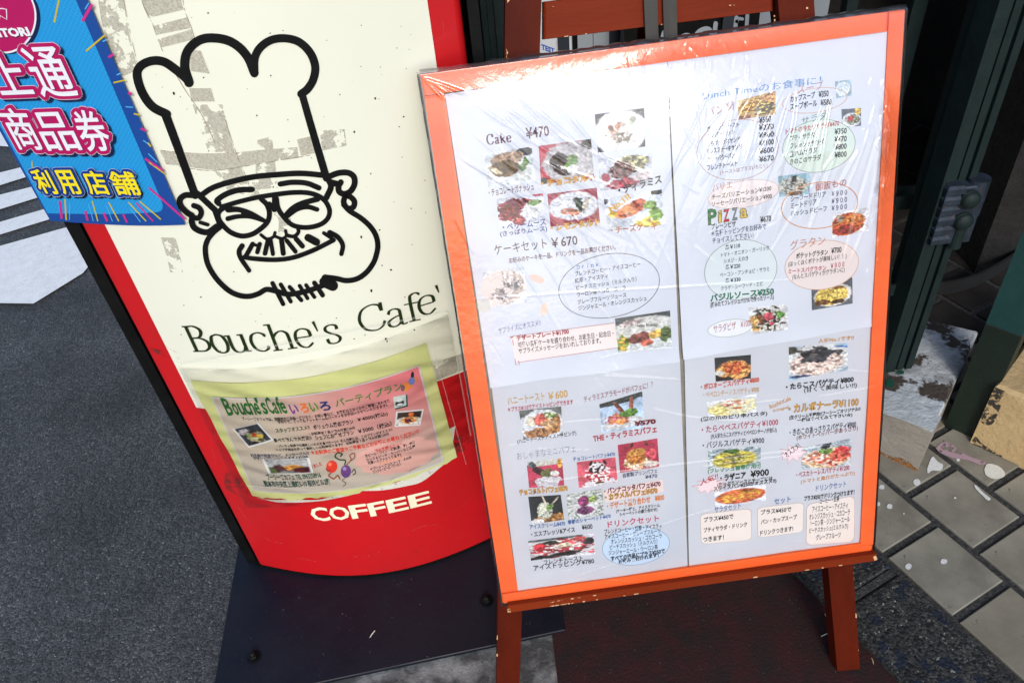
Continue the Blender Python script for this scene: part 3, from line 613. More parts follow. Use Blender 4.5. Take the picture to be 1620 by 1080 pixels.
S_([(450.4, 342), (462, 330), (477, 322), (502, 315)], 8, 9); S_([(454, 342), (469.6, 331), (486, 327.5), (501, 331.5)], 8, 7.5); S_([(470, 328), (485, 322)], 7)
S_([(443, 291.3), (462, 288.6), (484.4, 290), (504, 297.5)], 8.5); S_([(516, 280), (523, 295), (515.6, 313)], 9.5)
S_([(521, 279), (534.8, 274), (549.6, 273.6), (559, 280), (560, 292), (553.5, 303), (543.7, 307), (536, 303.2), (535, 295), (538.5, 288.5)], 9.5); S_([(523, 289), (536, 292)], 10)
S_([(546, 309), (543, 320), (549, 329.5), (558, 328), (560, 319), (554, 312), (546, 309)], 9)
S_([(543, 324), (552.6, 334), (570, 345), (585, 358.5), (594, 373), (597, 388), (595, 402), (590, 416), (579, 431), (564.4, 441), (547.8, 444), (533, 441), (519, 439)], 8.5)
S_([(349, 358.5), (336.7, 368.8), (328, 381), (325, 395.6), (329, 417.8), (342, 440), (360.7, 458.5), (377.4, 466.9), (394, 468.7), (408.9, 464.5), (421, 458), (434.8, 460), (457, 465.5), (486.7, 460), (512, 451)], 8.5)
S_([(513, 446), (526, 452)], 17); S_([(514, 440), (534, 441)], 12, 6)
for a_, b_, w in (((431, 448), (447.8, 481), 7), ((444, 450), (459.8, 477), 6.5), ((458, 454), (476.5, 475), 6.5), ((473.7, 452), (486.2, 472), 6), ((483.9, 451), (497, 470), 6), ((497, 447.5), (510, 467), 7.5)): S_([a_, b_], w)
S_([(412.6, 371.5), (421.9, 378), (432, 375), (434.8, 368)], 5); S_([(434.8, 374), (446, 377.5), (452.4, 373), (451.5, 365)], 5); S_([(453.3, 372.4), (464.4, 374), (471.5, 367.8), (471, 360)], 6)
S_([(383, 389), (378.4, 397.4), (381, 408.5), (394, 428)], 8.5, 7)
for a_, b_, w in (((399.6, 386), (389, 405), 7.5), ((401, 387), (409, 389), 5), ((410.7, 386), (407, 399), 7), ((423.7, 380.7), (419, 401), 7.5), ((428, 380.7), (431.5, 402), 6.5), ((445, 379), (447.8, 401), 8), ((453.3, 380.7), (467, 398), 7), ((468, 378), (478, 389.5), 8), ((487, 376), (500, 383), 12), ((511.7, 368.8), (524, 377), 6)): S_([a_, b_], w)
S_([(387, 406.7), (399.6, 409), (434.8, 411), (464.4, 407.2), (496, 395.6), (527, 380)], 7.5); S_([(521, 368), (534, 375.5), (541.5, 388), (539.4, 402)], 8.5, 7)
S_([(306, 309), (293, 309), (285, 315.7), (286.5, 326), (296.3, 336.5), (304, 341.7), (303.5, 350.7), (307.5, 360), (318, 366), (330, 367), (343, 358)], 9.5)
S_([(306.7, 325.3), (315.2, 329), (318.6, 336.5), (315, 344.5), (309, 345)], 8.5); S_([(317, 352), (328.7, 355.5)], 6)
mb.build('chef_drawing', M['logo_black'], cream)
# serif lettering drawn with a broad pen
GL = {
 'B': [[(.2, 0), (.2, 1)], [(0, .015), (.4, .015)], [(0, .985), (.4, .985)], [(.2, .985), (.55, .985), (.8, .87), (.82, .72), (.62, .56), (.2, .53)], [(.2, .53), (.65, .52), (.94, .38), (.95, .18), (.68, .03), (.2, .015)]],
 'o': [[(.5, 1), (.2, .88), (.07, .5), (.2, .12), (.5, 0), (.8, .12), (.93, .5), (.8, .88), (.5, 1)]],
 'u': [[(0, .97), (.2, .97)], [(.2, 1), (.2, .3), (.32, .05), (.52, 0), (.7, .1), (.8, .3)], [(.8, 1), (.8, 0)], [(.6, .97), (.8, .97)], [(.8, .02), (1, .02)]],
 'c': [[(.86, .78), (.9, .84), (.82, .93), (.55, 1), (.22, .87), (.08, .5), (.22, .13), (.55, 0), (.82, .08), (.95, .24)]],
 'h': [[(.2, 0), (.2, 1)], [(0, .98), (.2, .98)], [(.03, .015), (.4, .015)], [(.2, .5), (.4, .66), (.6, .7), (.77, .6), (.8, .4), (.8, 0)], [(.62, .015), (1, .015)]],
 'e': [[(.1, .56), (.9, .56)], [(.9, .56), (.84, .88), (.52, 1), (.2, .87), (.08, .5), (.22, .13), (.56, 0), (.92, .2)]],
 's': [[(.84, .72), (.8, .92), (.5, 1), (.2, .92), (.15, .74), (.38, .57), (.7, .43), (.88, .24), (.75, .06), (.45, 0), (.16, .08), (.1, .3)]],
 'C': [[(.93, .72), (.86, .92), (.56, 1), (.2, .86), (.05, .5), (.2, .14), (.56, 0), (.84, .08), (.98, .27)], [(.94, .68), (.95, 1)]],
 'a': [[(.14, .76), (.25, .95), (.48, 1), (.68, .9), (.72, .7), (.72, .15), (.82, .02), (1, .05)], [(.72, .6), (.35, .5), (.1, .34), (.12, .1), (.34, 0), (.58, .08), (.72, .25)]],
 'f': [[(.95, .92), (.78, 1), (.52, .97), (.38, .8), (.38, 0)], [(.02, .66), (.78, .66)], [(.1, .015), (.75, .015)]],
 "'": [[(.2, 1), (.6, 0)]],
}
mb = MB()
def serif(ch, x0, y0, x1, y1, h, thick, thin, off=0.0014, col=None, S=SG, b=None):
    b = mb if b is None else b
    A0 = S.inv(x0, y0); A1 = S.inv(x1, y1); am = (np.array([x0 + x1, y0 + y1]) / 2); hb = (S.inv(am[0], am[1] - 5) - S.inv(*am))[1] / 5 * h
    wpx = (A1 - A0)[0] / (S.inv(am[0] + 5, am[1]) - S.inv(am[0] - 5, am[1]))[0] * 10
    sa = np.linalg.norm(A1 - A0); su = 0
    for st in GL[ch]:
        k[0] += 1
        c = catmull(st, 7) if len(st) > 2 else np.array([np.array(st[0]) + (np.array(st[1]) - st[0]) * t for t in np.linspace(0, 1, 5)])
        loc = np.stack([c[:, 0] * wpx, c[:, 1] * h], 1); t = np.gradient(loc, axis=0); t /= np.linalg.norm(t, axis=1)[:, None]
        nn = np.stack([-t[:, 1], t[:, 0]], 1); w = thin + (thick - thin) * np.abs(t[:, 1]) ** 1.6
        if ch == "'": w = np.linspace(thick * .9, thin, len(c))
        V = np.vstack([loc + nn * w[:, None] / 2, loc - nn * w[:, None] / 2]); m = len(c)
        ab = A0 + (V[:, :1] / wpx) * (A1 - A0) + np.stack([np.zeros(len(V)), V[:, 1] / h * hb], 1)
        b.add(S.pos(ab[:, 0], ab[:, 1], off + 0.000006 * (k[0] % 12)), [(i, i + 1, m + i + 1, m + i) for i in range(m - 1)], col)
for wi, (ch, x0, y0, x1, y1, h) in enumerate((('B', 307, 555, 337, 554, 38), ('o', 341, 557, 368, 556, 28), ('u', 366, 557, 399, 554, 27), ('c', 402, 555, 430, 553, 29), ('h', 432, 554, 471, 549, 42), ('e', 471, 550, 500, 546, 30),
                              ("'", 499, 524, 505, 522, 17), ('s', 518, 544, 543, 539, 30), ('C', 572, 527, 612, 516, 41), ('a', 614, 518, 645, 510, 28), ('f', 644, 509, 672, 503, 44), ('e', 663, 500, 692, 491, 30), ("'", 690, 463, 696, 461, 13))):
    if wi == 8: mb.build('shop_lettering', M['letter_green'], cream); mb = MB()
    serif(ch, x0, y0, x1, y1, h, 5.4, 1.9)
mb.build('shop_lettering', M['letter_green'], cream)
cof = MB()
for ch, x0, y0, x1, y1, h in (('C', 497, 823, 523, 822.5, 20), ('O', 526, 822, 555, 820, 20), ('F', 559, 819.5, 583, 816.5, 20), ('F', 588, 816, 611, 811.5, 20), ('E', 617, 810.5, 645, 804.5, 20), ('E', 651, 803, 681, 795.5, 20)):
    text(cof, SG, ch, x0, y0, x1, y1, h, (248, 236, 204), bold=0.025, off=0.0012)
# torn cream edge left by an older notice under the flyer
bars('torn_paper', [([(560, 771), (600, 768), (640, 757), (690, 733), (716, 722)], [(575, 775), (605, 774), (640, 768), (668, 760), (700, 735)]),
                    ([(705, 680), (720, 672)], [(714, 700), (716, 698)]),
                    ([(404, 786), (430, 789), (470, 789), (510, 788), (560, 772)], [(415, 787), (440, 793), (480, 793), (520, 789), (570, 778)])], M['cream_chip'], 0.0011, panel)

# ------------------------------------------------------------------ blue poster hung over the left edge of the sign
pc = inv4(SG, [(-193, -150), (79, -150), (296, 352), (84, 346)])
pb = SG.pos(np.array([pc[3][0]]), np.array([pc[3][1]]), 0.004)[0]
poster = thing('poster', pb, 'blue poster with magenta and yellow Japanese lettering over the left edge of the sign', 'poster')
P, F, ab = grid_ab(SG, pc, 30, 40, 0.004)
o = me_obj('poster_sheet', P, F, M['poster_navy'], poster, smooth=True)
ic = inv4(SG, [(-181, -150), (62, -150), (266, 331), (80, 334)])
P, F, ab = grid_ab(SG, ic, 30, 40, 0.0042)
# round the lower right corner of the light field
k0 = ab.reshape(41, 31, 2); 
for j in range(41):
    for i in range(31):
        du = (i / 30 - 0.93) / 0.07; dv = (j / 40 - 0.96) / 0.04
        if du > 0 and dv > 0:
            r = math.hypot(du, dv)
            if r > 1: s = 1 / r; k0[j, i] = ic[0] * 0 + (ic[0] * (1 - (0.93 + .07 * du * s)) + ic[1] * (0.93 + .07 * du * s)) * (1 - (0.96 + .04 * dv * s)) + (ic[3] * (1 - (0.93 + .07 * du * s)) + ic[2] * (0.93 + .07 * du * s)) * (0.96 + .04 * dv * s)
me_obj('printed_field', SG.pos(k0[..., 0], k0[..., 1], 0.0042).reshape(-1, 3), F, M['poster_blue'], poster, smooth=True)
mb = MB(); Y_, Mg, Lb = lin((190, 170, 40)), lin((190, 45, 130)), lin((80, 170, 225))
for (x0, y0, x1, y1, w, c) in ((95, 0, 88, 36, 3, Y_), (147, 7, 132, 34, 5, Mg), (142, 5, 136, 15, 2, Lb), (167, 56, 138, 81, 3, Y_), (181, 86, 173, 91, 4, Mg), (170, 63, 164, 66, 2, Lb), (199, 127, 181, 131, 2.5, Y_), (192, 116, 186, 119, 2, Lb), (210, 149, 204, 147, 4, Mg), (212, 170, 200, 169, 1.5, Lb), (222, 182, 213, 180, 2.5, Y_), (232, 207, 224, 203, 3.5, Mg),
                               (240, 232, 235, 226, 2.5, Y_), (236, 228, 228, 222, 1.5, Lb), (259, 270, 231, 251, 3.5, Mg), (262, 275, 237, 257, 2, Y_), (250, 257, 236, 243, 1.5, Lb), (294, 347, 237, 297, 3, Mg), (256, 347, 222, 318, 2, Y_), (244, 350, 217, 321, 2.2, Mg), (233, 350, 205, 320, 2, Y_), (190, 350, 174, 320, 2, Y_), (157, 350, 148, 318, 2, Y_), (107, 348, 105, 315, 2.5, Y_), (100, 346, 97, 318, 4, Mg), (141, 349, 137, 334, 3.5, Mg),
                               (172, 350, 166, 337, 3.5, Mg), (203, 352, 197, 339, 3, Mg), (180, 350, 170, 325, 1.2, Lb), (150, 350, 142, 322, 1.2, Lb), (224, 351, 208, 330, 1.2, Lb), (53, 255, 54, 277, 1.6, Y_), (112, 348, 113, 322, 1.2, Lb)):
    mb = MB(); stroke(mb, SG, [(x0, y0), ((x0 + x1) / 2, (y0 + y1) / 2), (x1, y1)], w, 0.0044, c, smooth=False, caps=False); mb.build('printed_streak', M['ink'], poster)
ink = MB(); NV = lin((14, 30, 70)); WH = lin((225, 222, 228)); MG = lin((172, 20, 88))
disc(ink, SG, (16, 33), (50, 0), (0, 53), 0.0045, NV); disc(ink, SG, (9, 30), (51, 0), (0, 55), 0.0046, WH); disc(ink, SG, (8, 29), (49, 0), (0, 53), 0.0047, MG)
stroke(ink, SG, [(-14, 28), (-12, 15), (-4, 12), (0, 15), (5, 13.5), (13, 15), (13.5, 31), (3, 25), (0, 38), (-10, 34), (-14, 28)], 1.6, 0.0049, WH, smooth=False, caps=False)
text(ink, SG, 'KAMITORI', -36, 60, 51, 56.5, 12.5, (20, 10, 30), bold=0.05, off=0.0048, shift=(1, 1.5)); text(ink, SG, 'KAMITORI', -36, 60, 51, 56.5, 12.5, (228, 226, 230), bold=0.05, off=0.0050)
for ch, x0, y0, x1, y1, h in (('上', 8, 150, 59, 148, 60), ('通', 72, 153, 129, 152, 74), ('商', 33, 236, 75, 237, 60), ('品', 81, 238, 134, 237, 56), ('券', 142, 239, 185, 238, 61)):
    fat(ink, SG, ch, x0, y0, x1, y1, h, (16, 32, 72), 5.8, 0.0054, shift=(5, 4)); fat(ink, SG, ch, x0, y0, x1, y1, h, (230, 215, 228), 6.3, 0.0061)
    fat(ink, SG, ch, x0, y0, x1, y1, h, (172, 20, 88), 5.4, 0.0068); fat(ink, SG, ch, x0, y0, x1, y1, h, (226, 225, 230), 0.7, 0.0076, n=8, bold=0.0)
for ch, x0, y0, x1, y1 in (('利', 70, 305, 97, 307), ('用', 106, 307, 134, 307), ('店', 148, 307, 180, 308), ('舗', 189, 308, 227, 308)):
    fat(ink, SG, ch, x0, y0, x1, y1, 35, (10, 26, 50), 4.2, 0.0054, shift=(3, 3)); fat(ink, SG, ch, x0, y0, x1, y1, 35, (200, 210, 235), 4.7, 0.0061)
    fat(ink, SG, ch, x0, y0, x1, y1, 35, (16, 54, 128), 4.0, 0.0068); fat(ink, SG, ch, x0, y0, x1, y1, 35, (238, 215, 30), 0.7, 0.0076, n=8, bold=0.0)

# ------------------------------------------------------------------ yellow party flyer in a clear sleeve
fc = inv4(SG, [(302, 600), (673.6, 541), (722, 721), (400, 782)])
fl = thing('flyer', SG.pos(np.array([fc[3][0]]), np.array([fc[3][1]]), 0.002)[0], 'yellow party-plan flyer in a clear sleeve taped on the red and cream sign', 'flyer')
P, F, ab = grid_ab(SG, fc, 40, 30, 0.0022)
ab2 = ab.copy(); g = ab2.reshape(31, 41, 2); g[-1, :, 1] -= 0.004 * np.abs(np.sin(np.arange(41) * 0.55)) * np.array([0.3 + 1.2 * ((i * 37) % 11) / 11 for i in range(41)])
fy = me_obj('yellow_sheet', SG.pos(g[..., 0], g[..., 1], 0.0022 + 0.0007 * np.sin(g[..., 0] * 70 + 3 * g[..., 1] * 30)).reshape(-1, 3), F, M['flyer_yellow'], fl, smooth=True)
q = [(337.7, 625), (661, 576), (700, 727), (403, 772)]
P, F, ab = grid_ab(SG, inv4(SG, q), 40, 30, 0.0032); u, v = np.meshgrid(np.linspace(0, 1, 41), np.linspace(0, 1, 31)); u = u.ravel()[:, None]; v = v.ravel()[:, None]
kk = np.clip(np.sqrt((u - 1) ** 2 * 1.1 + (v * 0.9) ** 2), 0, 1)
kk = np.clip(kk * 1.25, 0, 1); C = np.array([222, 118, 126]) * (1 - kk) + np.array([196, 182, 164]) * kk; C = C * (1 - np.clip(v - .5, 0, .5) * 0.5) + np.array([178, 178, 184]) * np.clip(v - .5, 0, .5) * 0.5
inner = me_obj('printed_sheet', P, F, M['print'], fl, cols=lin(C), smooth=True)
mb = MB()
for a_, b_ in (((337.7, 625), (661, 576)), ((661, 576), (700, 727)), ((700, 727), (403, 772)), ((403, 772), (337.7, 625))):
    A0, A1 = SG.inv(*a_), SG.inv(*b_); t = np.linspace(0, 1, 30)[:, None]; c = A0 + (A1 - A0) * t; dd = np.array([-(A1 - A0)[1], (A1 - A0)[0]]); dd = dd / np.linalg.norm(dd) * 0.0009
    L_, R2 = c + dd, c - dd; mb.add(SG.pos(np.r_[L_[:, 0], R2[:, 0]], np.r_[L_[:, 1], R2[:, 1]], 0.0034), [(i, i + 1, 31 + i, 30 + i) for i in range(29)], lin((205, 200, 205)))
ft = mb
o1 = 0.0037
disc(ft, SG, (627, 722), (60, -16), (8, 24), 0.00345, lin((222, 176, 166)), seg=66, lump=0.10)
FT = lambda s, x0, y0, x1, y1, h, c=(20, 20, 24), bold=0.01: text(ft, SG, s, x0, y0, x1, y1, h * (1.15 if h < 9 else 1), c, bold, off=o1)
for i, (s, x0, x1) in enumerate((('B', 362, 372), ('o', 374, 381), ('u', 383, 391), ('c', 392, 399), ('h', 400, 407), ('e', 408, 415), ("'", 406, 409), ('s', 419, 426), ('C', 428, 436), ('a', 437, 443), ('f', 444, 449), ('e', 448, 456))):
    hh = {'B': 25, 'h': 25, 'C': 25, 'f': 25, "'": 6}.get(s, 17); yy = 656.5 - (x0 - 362) * 0.035 - (18 if s == "'" else 0)
    FT(s, x0, yy, x1, yy - .3, hh, (40, 105, 40), 0.02)
for s, x0, x1, c in (('い', 462, 474, (120, 40, 140)), ('ろ', 478, 490, (235, 120, 30)), ('い', 493, 505, (90, 150, 40)), ('ろ', 508, 524, (40, 50, 120))): FT(s, x0, 654.5 - (x0 - 462) * .11, x1, 653.5 - (x0 - 462) * .11, 14, c, 0.03)
FT('パーティプラン', 532, 644, 636, 616, 13, (60, 130, 50), 0.015)
for s, x0, y0, x1, y1, h, c in (
    ('ブーシーズカフェでは、結婚式の二次会・ビジネス・お祝い事など、お客様のスタイルやご希望に合わせた', 385, 664.6, 616, 636, 5, None), ('手作りで、とってもアットホームなパーティをお手伝いさせていただきます!!', 441, 670, 612, 643, 4.5, None),
    ('スタッフオススメ!!', 438, 684.5, 491, 679, 6, (20, 70, 30)), ('ボリュウム満点プラン', 497, 679.5, 559, 670, 6.5, None), ('￥4000(税込)', 566, 668, 613, 658, 7, None), ('・お料理全７品＋飲み放題120分', 490, 689, 562, 679, 4.5, None),
    ('食べて飲んで大満足!!', 435, 700, 494, 695.5, 6, None), ('シェフにお任せプラン', 500, 696, 560, 687, 6.5, None), ('￥5000（税込）', 567, 686, 619, 673.5, 7, None), ('・パーティ料理でも美味しいものを食べたーい！そんな時には、このプランがオススメ!!', 440, 707.5, 620, 681.5, 4.5, None),
    ('シェフが自信を持って美味しいお料理作ります!!　お料理全７品＋飲み放題120分', 438, 713.5, 615, 688.5, 4.5, None), ('＊お料理のご要望やご予算などお気軽にお尋ねください♡', 494, 719.5, 662, 685.5, 6.5, (225, 60, 40)),
    ('お名前や記念日など、メッセージ入り', 399, 722.5, 490, 719, 4.5, (40, 60, 90)), ('デザートプレートありますよ¥1500', 403, 727.5, 488, 724.5, 4.5, (40, 60, 90)), ('ブーシーズカフェ TEL 0963258916', 425, 758.5, 509, 755, 8, (25, 85, 70)),
    ('熊本市中央区上通町5-10 桜井ビル2階', 421, 769.5, 524, 766, 8.5, (25, 75, 65)), ('承りました', 488, 743, 510, 736, 5, (200, 40, 50)), ('飲み放題メニュー', 593, 716, 636, 704, 5, (215, 40, 40)),
    ('生ビール・ワイン・焼酎(麦、芋)・梅酒', 578, 724, 656, 702.5, 5, None), ('カシス＆ピーチ・カンパリなど各種', 579.5, 730, 656, 708, 4.5, None), ('可愛いカクテルあります!!', 582, 735, 634, 721, 4.5, None), ('ソフトドリンク', 599, 735.5, 636, 725, 4.5, (225, 140, 60)), ("＊'ブーシーズ'コカコーラ・その他", 586, 744.5, 650, 725.5, 4.5, None), ('ジンジャーエール・ウーロン', 590, 749, 634, 736, 4.5, None)):
    FT(s, x0, y0, x1, y1, h, c or (12, 10, 14), 0.022)
photo(SG, inner, [(369, 678), (409.6, 668.5), (434, 696), (394.7, 708)], (60, 60, 66), [(.3, .25, .22, .16, 0, (170, 160, 160), .2), (.55, .6, .36, .34, 0, (40, 44, 52), .1), (.55, .6, .28, .26, 0, (205, 190, 150), .3, (150, 160, 90)), (.55, .5, .1, .12, 20, (215, 60, 40), .3), (.68, .62, .12, .07, 30, (235, 200, 40), .3), (.62, .78, .1, .06, 0, (70, 50, 40), .3)], 11, 0.0038, 0.05, n=(26, 20))
photo(SG, inner, [(415, 725.5), (489.7, 723.5), (496.5, 747), (426, 749)], (120, 120, 118), [(.5, .35, .5, .35, 0, (190, 190, 190), .2), (.3, .65, .2, .2, 0, (90, 50, 50), .4), (.6, .6, .18, .2, 0, (225, 150, 60), .4), (.8, .8, .2, .2, 0, (110, 40, 50), .4), (.1, .8, .15, .2, 0, (80, 100, 50), .4)], 12, 0.0038, 0.04, n=(26, 16))
photo(SG, inner, [(625.5, 651), (669, 647), (663.5, 672.7), (623, 675)], (60, 45, 40), [(.5, .7, .52, .3, 0, (235, 232, 225), .05), (.5, .62, .32, .26, 0, (225, 120, 50), .3, (240, 190, 120)), (.48, .66, .14, .14, 0, (110, 40, 60), .3), (.55, .25, .1, .12, 0, (225, 110, 50), .2)], 13, 0.0038, 0.06, n=(26, 18))
disc(ft, SG, (525, 738), (8.5, 1), (-1, 9.5), 0.0038, lin((220, 62, 45))); disc(ft, SG, (522, 734), (3, 0), (0, 3), 0.0039, lin((240, 130, 100)), seg=12, rings=1)
disc(ft, SG, (547, 745.5), (8, 0), (0, 10), 0.0038, lin((110, 72, 132))); disc(ft, SG, (545, 741), (3, 0), (0, 3), 0.0039, lin((170, 140, 190)), seg=12, rings=1)
for pts, w, c in (([(545, 735), (546, 728), (537, 727), (530, 722), (534, 716), (541, 718), (538, 722)], 2, (50, 80, 50)), ([(548, 735), (555, 727), (553, 720), (560, 717), (560, 724), (553, 730)], 1.6, (150, 80, 50)), ([(556, 747), (560, 742), (562, 748), (558, 751)], 1.5, (70, 60, 60)), ([(524, 748), (520, 752), (528, 757), (534, 752), (538, 758)], 2, (150, 90, 60)), ([(546, 756), (541, 760), (547, 764), (543, 769)], 1, (90, 90, 80)), ([(516, 740), (519, 745), (523, 743)], 1.6, (130, 60, 40))):
    stroke(ft, SG, pts, w, 0.0040, lin(c), caps=False)
for (x, y, rx, ry, c) in ((642, 612, 7, 7, (225, 140, 60)), (650, 603, 5, 6, (110, 130, 190)), (651, 594, 2.5, 6, (30, 40, 60)), (636, 614, 3, 5, (120, 90, 110)), (655, 601, 3, 5, (225, 140, 60)), (631, 638, 7, 5, (60, 60, 60)), (631, 633, 5, 3, (225, 230, 225)), (631, 640, 5, 2, (220, 225, 220))): disc(ft, SG, (x, y), (rx, -rx * .2), (0, ry), 0.0037 + (0.0001 if rx in (9.5, 5) else 0.00005 if rx == 7 and c[0] == 60 else 0), lin(c), seg=14, rings=1)
quad_sheet(ft, SG, [(622, 629), (643, 624), (644, 643), (624, 648)], 0.0035, 3, 3, lin((50, 80, 76))); quad_sheet(ft, SG, [(621, 628), (640.5, 624), (641.5, 641), (622.5, 646)], 0.0036, 3, 3, lin((196, 208, 204)))
# clear sleeve and its tape
P, F, ab = grid_ab(SG, inv4(SG, [(284, 577), (706, 493), (742, 690), (391, 800)]), 60, 40, 0.0045); 
w_ = 0.0005 * np.sin(ab[:, 0] * 90 + 20 * np.sin(ab[:, 1] * 30)) + 0.0003 * np.sin(ab[:, 1] * 210 + ab[:, 0] * 60)
cl = [np.asarray(a_) for a_ in inv4(SG, [(284, 577), (706, 493), (742, 690), (391, 800)])]
me_obj('clear_sleeve', SG.pos(ab[:, 0], ab[:, 1], 0.0048 + w_), F, M['sleeve_film'], fl, smooth=True)
mb = MB()
for a_, b_, w in (((284, 577), (706, 493), 3), ((706, 493), (742, 690), 2.2), ((680, 545), (735, 735), 1.2), ((391, 768), (500, 775), 1.5), ((300, 590), (690, 520), 1.0)):
    mb = MB(); stroke(mb, SG, [np.array(a_) + (np.array(b_) - a_) * t for t in np.linspace(0, 1, 14)], w, 0.0058, smooth=False, caps=False); mb.build('sleeve_seam', M['tape_white'], fl)
# ------------------------------------------------------------------ easel
BACK = -0.014
easel = thing('easel', G(1340, 1061), 'red-brown wooden easel with chipped edges carrying the orange-framed menu board', 'easel')
def bq(pts, off): return [BD.pos(*BD.inv(x, y, off), 0) + BD.n * off for x, y in pts]
def plank(name, pts, off, thick, m, parent, ch=0.0015):
    return rect_solid(name, bq(pts, off), -BD.n * thick, m, parent, ch=ch)
s1 = plank('stile', [(800, -60), (859, -69), (820.5, 1128), (785, 1132)], BACK, 0.022, M['easel_wood_shaded'], easel)
s2 = plank('stile', [(1220, -120), (1279, -128), (1361, 1059.5), (1324.5, 1062)], BACK, 0.022, M['easel_wood_shaded'], easel)
plank('crossbar', [(860, 3), (1221.5, -44), (1223, 18), (860, 63)], BACK - 0.003, 0.016, M['easel_rail'], easel)
plank('crossbar', [(857, -64), (1219, -118), (1220, -80), (858, -30)], BACK - 0.003, 0.016, M['easel_rail'], easel)
plank('strap', [(1016, -60), (1038, -63), (1045, 140), (1025, 142)], BACK + 0.003, 0.002, M['strap'], easel, ch=0.0006)
plank('strap', [(1047, -64), (1069, -67), (1074, 138), (1053, 140)], BACK + 0.003, 0.002, M['strap'], easel, ch=0.0006)
# rear prop of the easel
a0, a1 = BD.pos(*BD.inv(1020, -90, BACK - .03), BACK - .03), None
top = BD.pos(*BD.inv(1045, -70, BACK - .03), BACK - .04); foot = np.array([top[0] + 0.0, top[1] + 0.30, 0.012])
mb = MB(); tube(mb, [top, foot], 0.011, 8); mb.build('rear_leg', M['easel_wood_shaded'], easel)
# ledge the board stands on
plank('ledge', [(803, 957.5), (1387, 875), (1388.5, 886), (803.5, 968.5)], 0.010, 0.032, M['easel_rail'], easel, ch=0.0012)
# chipped edges show raw wood
def chip(x0, y0, x1, y1, w, off):
    L_ = math.hypot(x1 - x0, y1 - y0)
    if w < 3 and L_ > 25:
        n_ = int(L_ / 9)
        for i_ in range(n_):
            if random.random() < .22:
                a_ = (i_ + random.random() * .5) / n_; b_ = a_ + random.uniform(.25, .9) / n_; g_ = lambda t_: (x0 + (x1 - x0) * t_, y0 + (y1 - y0) * t_)
                mb = MB(); stroke(mb, BD, [g_(a_), g_((a_ + b_) / 2), g_(b_)], w * random.uniform(.5, 1.5), off, smooth=False, caps=False); mb.build('chipped_edge', M['raw_wood_big'], easel)
        return
    mb = MB(); stroke(mb, BD, [np.array([x0, y0]) + (np.array([x1, y1]) - [x0, y0]) * t for t in np.linspace(0, 1, 12)], w, off, smooth=False, caps=False); mb.build('chipped_edge', M['raw_wood_big' if w > 3 else 'raw_wood'], easel)
co = BACK + 0.0004
for a in ((805, 0, 806, 22, 5), (804, 22, 803, 60, 2), (805, 60, 804, 80, 6), (803, 80, 802, 98, 2.5), (857, 3, 856, 62, 1.8), (830, 0, 829, 40, 1.2), (829, 45, 827, 95, 1.2), (862, 62, 1221, 17.5, 1.6), (1224, 2, 1226, 40, 1.5), (1276.5, 0, 1278, 34, 2.5), (862, 1, 900, -4, 2), (862, 12, 880, 10, 2), (1140, 10, 1195, 6, 1.2), (860, 25, 864, 45, 2), (787, 975, 786, 1080, 1.8), (823, 1012, 822, 1030, 3), (820, 1000, 819, 1080, 1.2), (1349, 893, 1360, 1058, 1.6), (1321, 1030, 1325, 1060, 1.5)):
    chip(*a, co)
for a in ((804, 967.5, 1387, 885.2, 1.3), (804.5, 962, 806, 968, 5), (1383, 879, 1386, 885, 5), (870, 952, 890, 949, 2), (900, 947, 1000, 932, 1.2)):
    chip(*a, 0.0104)


# ------------------------------------------------------------------ menu board
bc = BD.pos(BD.W / 2, 0.0)
board = thing('menu_board', bc, 'large framed menu board with a bright orange wooden border, leaning on the easel', 'menu board')
plank('backing_panel', [(668, 122), (1428, 20), (1377, 868), (798, 949)], -0.003, 0.009, M['board_back'], board, ch=0.0005)
FO = [(664, 118), (1432, 15), (1380, 873), (795, 954)]; FI = [(703, 147), (1405, 50), (1360, 857), (819, 936)]
# frame rails: the side rails run between top and bottom rails at the left, over them at the right
plank('frame_rail', [(664, 118), (1407, 18.5), (1405, 50), (671, 152)], 0.003, 0.012, M['orange_paint'], board)
plank('frame_rail', [(671, 153), (703, 148.5), (819.5, 935), (793, 939)], 0.0026, 0.0118, M['orange_paint'], board)
plank('frame_rail', [(1407.5, 18.4), (1432, 15), (1381, 862), (1360.5, 865)], 0.0034, 0.012, M['orange_paint'], board)
plank('frame_rail', [(793, 939.5), (1360, 858.5), (1381, 862.5), (1380, 873), (795, 954)], 0.0030, 0.012, M['orange_paint'], board)

M['paper_shaded'] = mat('paper_shaded', (0.54, 0.57, 0.635), 0.65, (0.49, 0.52, 0.59), scale=9, bump=0.2, bscale=14, bdist=0.002)  # same paper, greyed: the shade over the lower sheets is in the colour
def menu_sheet(q, label, off, curl=0.0, pm=None):
    c = inv4(BD, q); t = thing('menu_sheet', BD.pos(c[3][0], c[3][1], off), label, 'menu', 'paper sheets on the menu board')
    P, F, ab = grid_ab(BD, c, 24, 60, off); vv = np.repeat(np.linspace(0, 1, 61), 25); cu = curl * np.clip((vv - 0.94) / 0.06, 0, 1) ** 2 * (0.6 + 0.4 * np.sin(ab[:, 0] * 60)); P = P + cu[:, None] * BD.n; me_obj('paper', P, F, pm or M['paper'], t, smooth=True)
    return t
sh1 = menu_sheet([(704, 149), (1055, 97), (1074.5, 571), (775.5, 611)], 'upper left menu sheet with nine cake pictures and a drink list in an oval', 0.0008, 0.0032)
sh2 = menu_sheet([(1055.5, 95), (1405, 49), (1389.5, 513), (1080, 567)], 'upper right menu sheet listing bread, soup, salad, pizza and gratin', 0.0012, 0.0028)
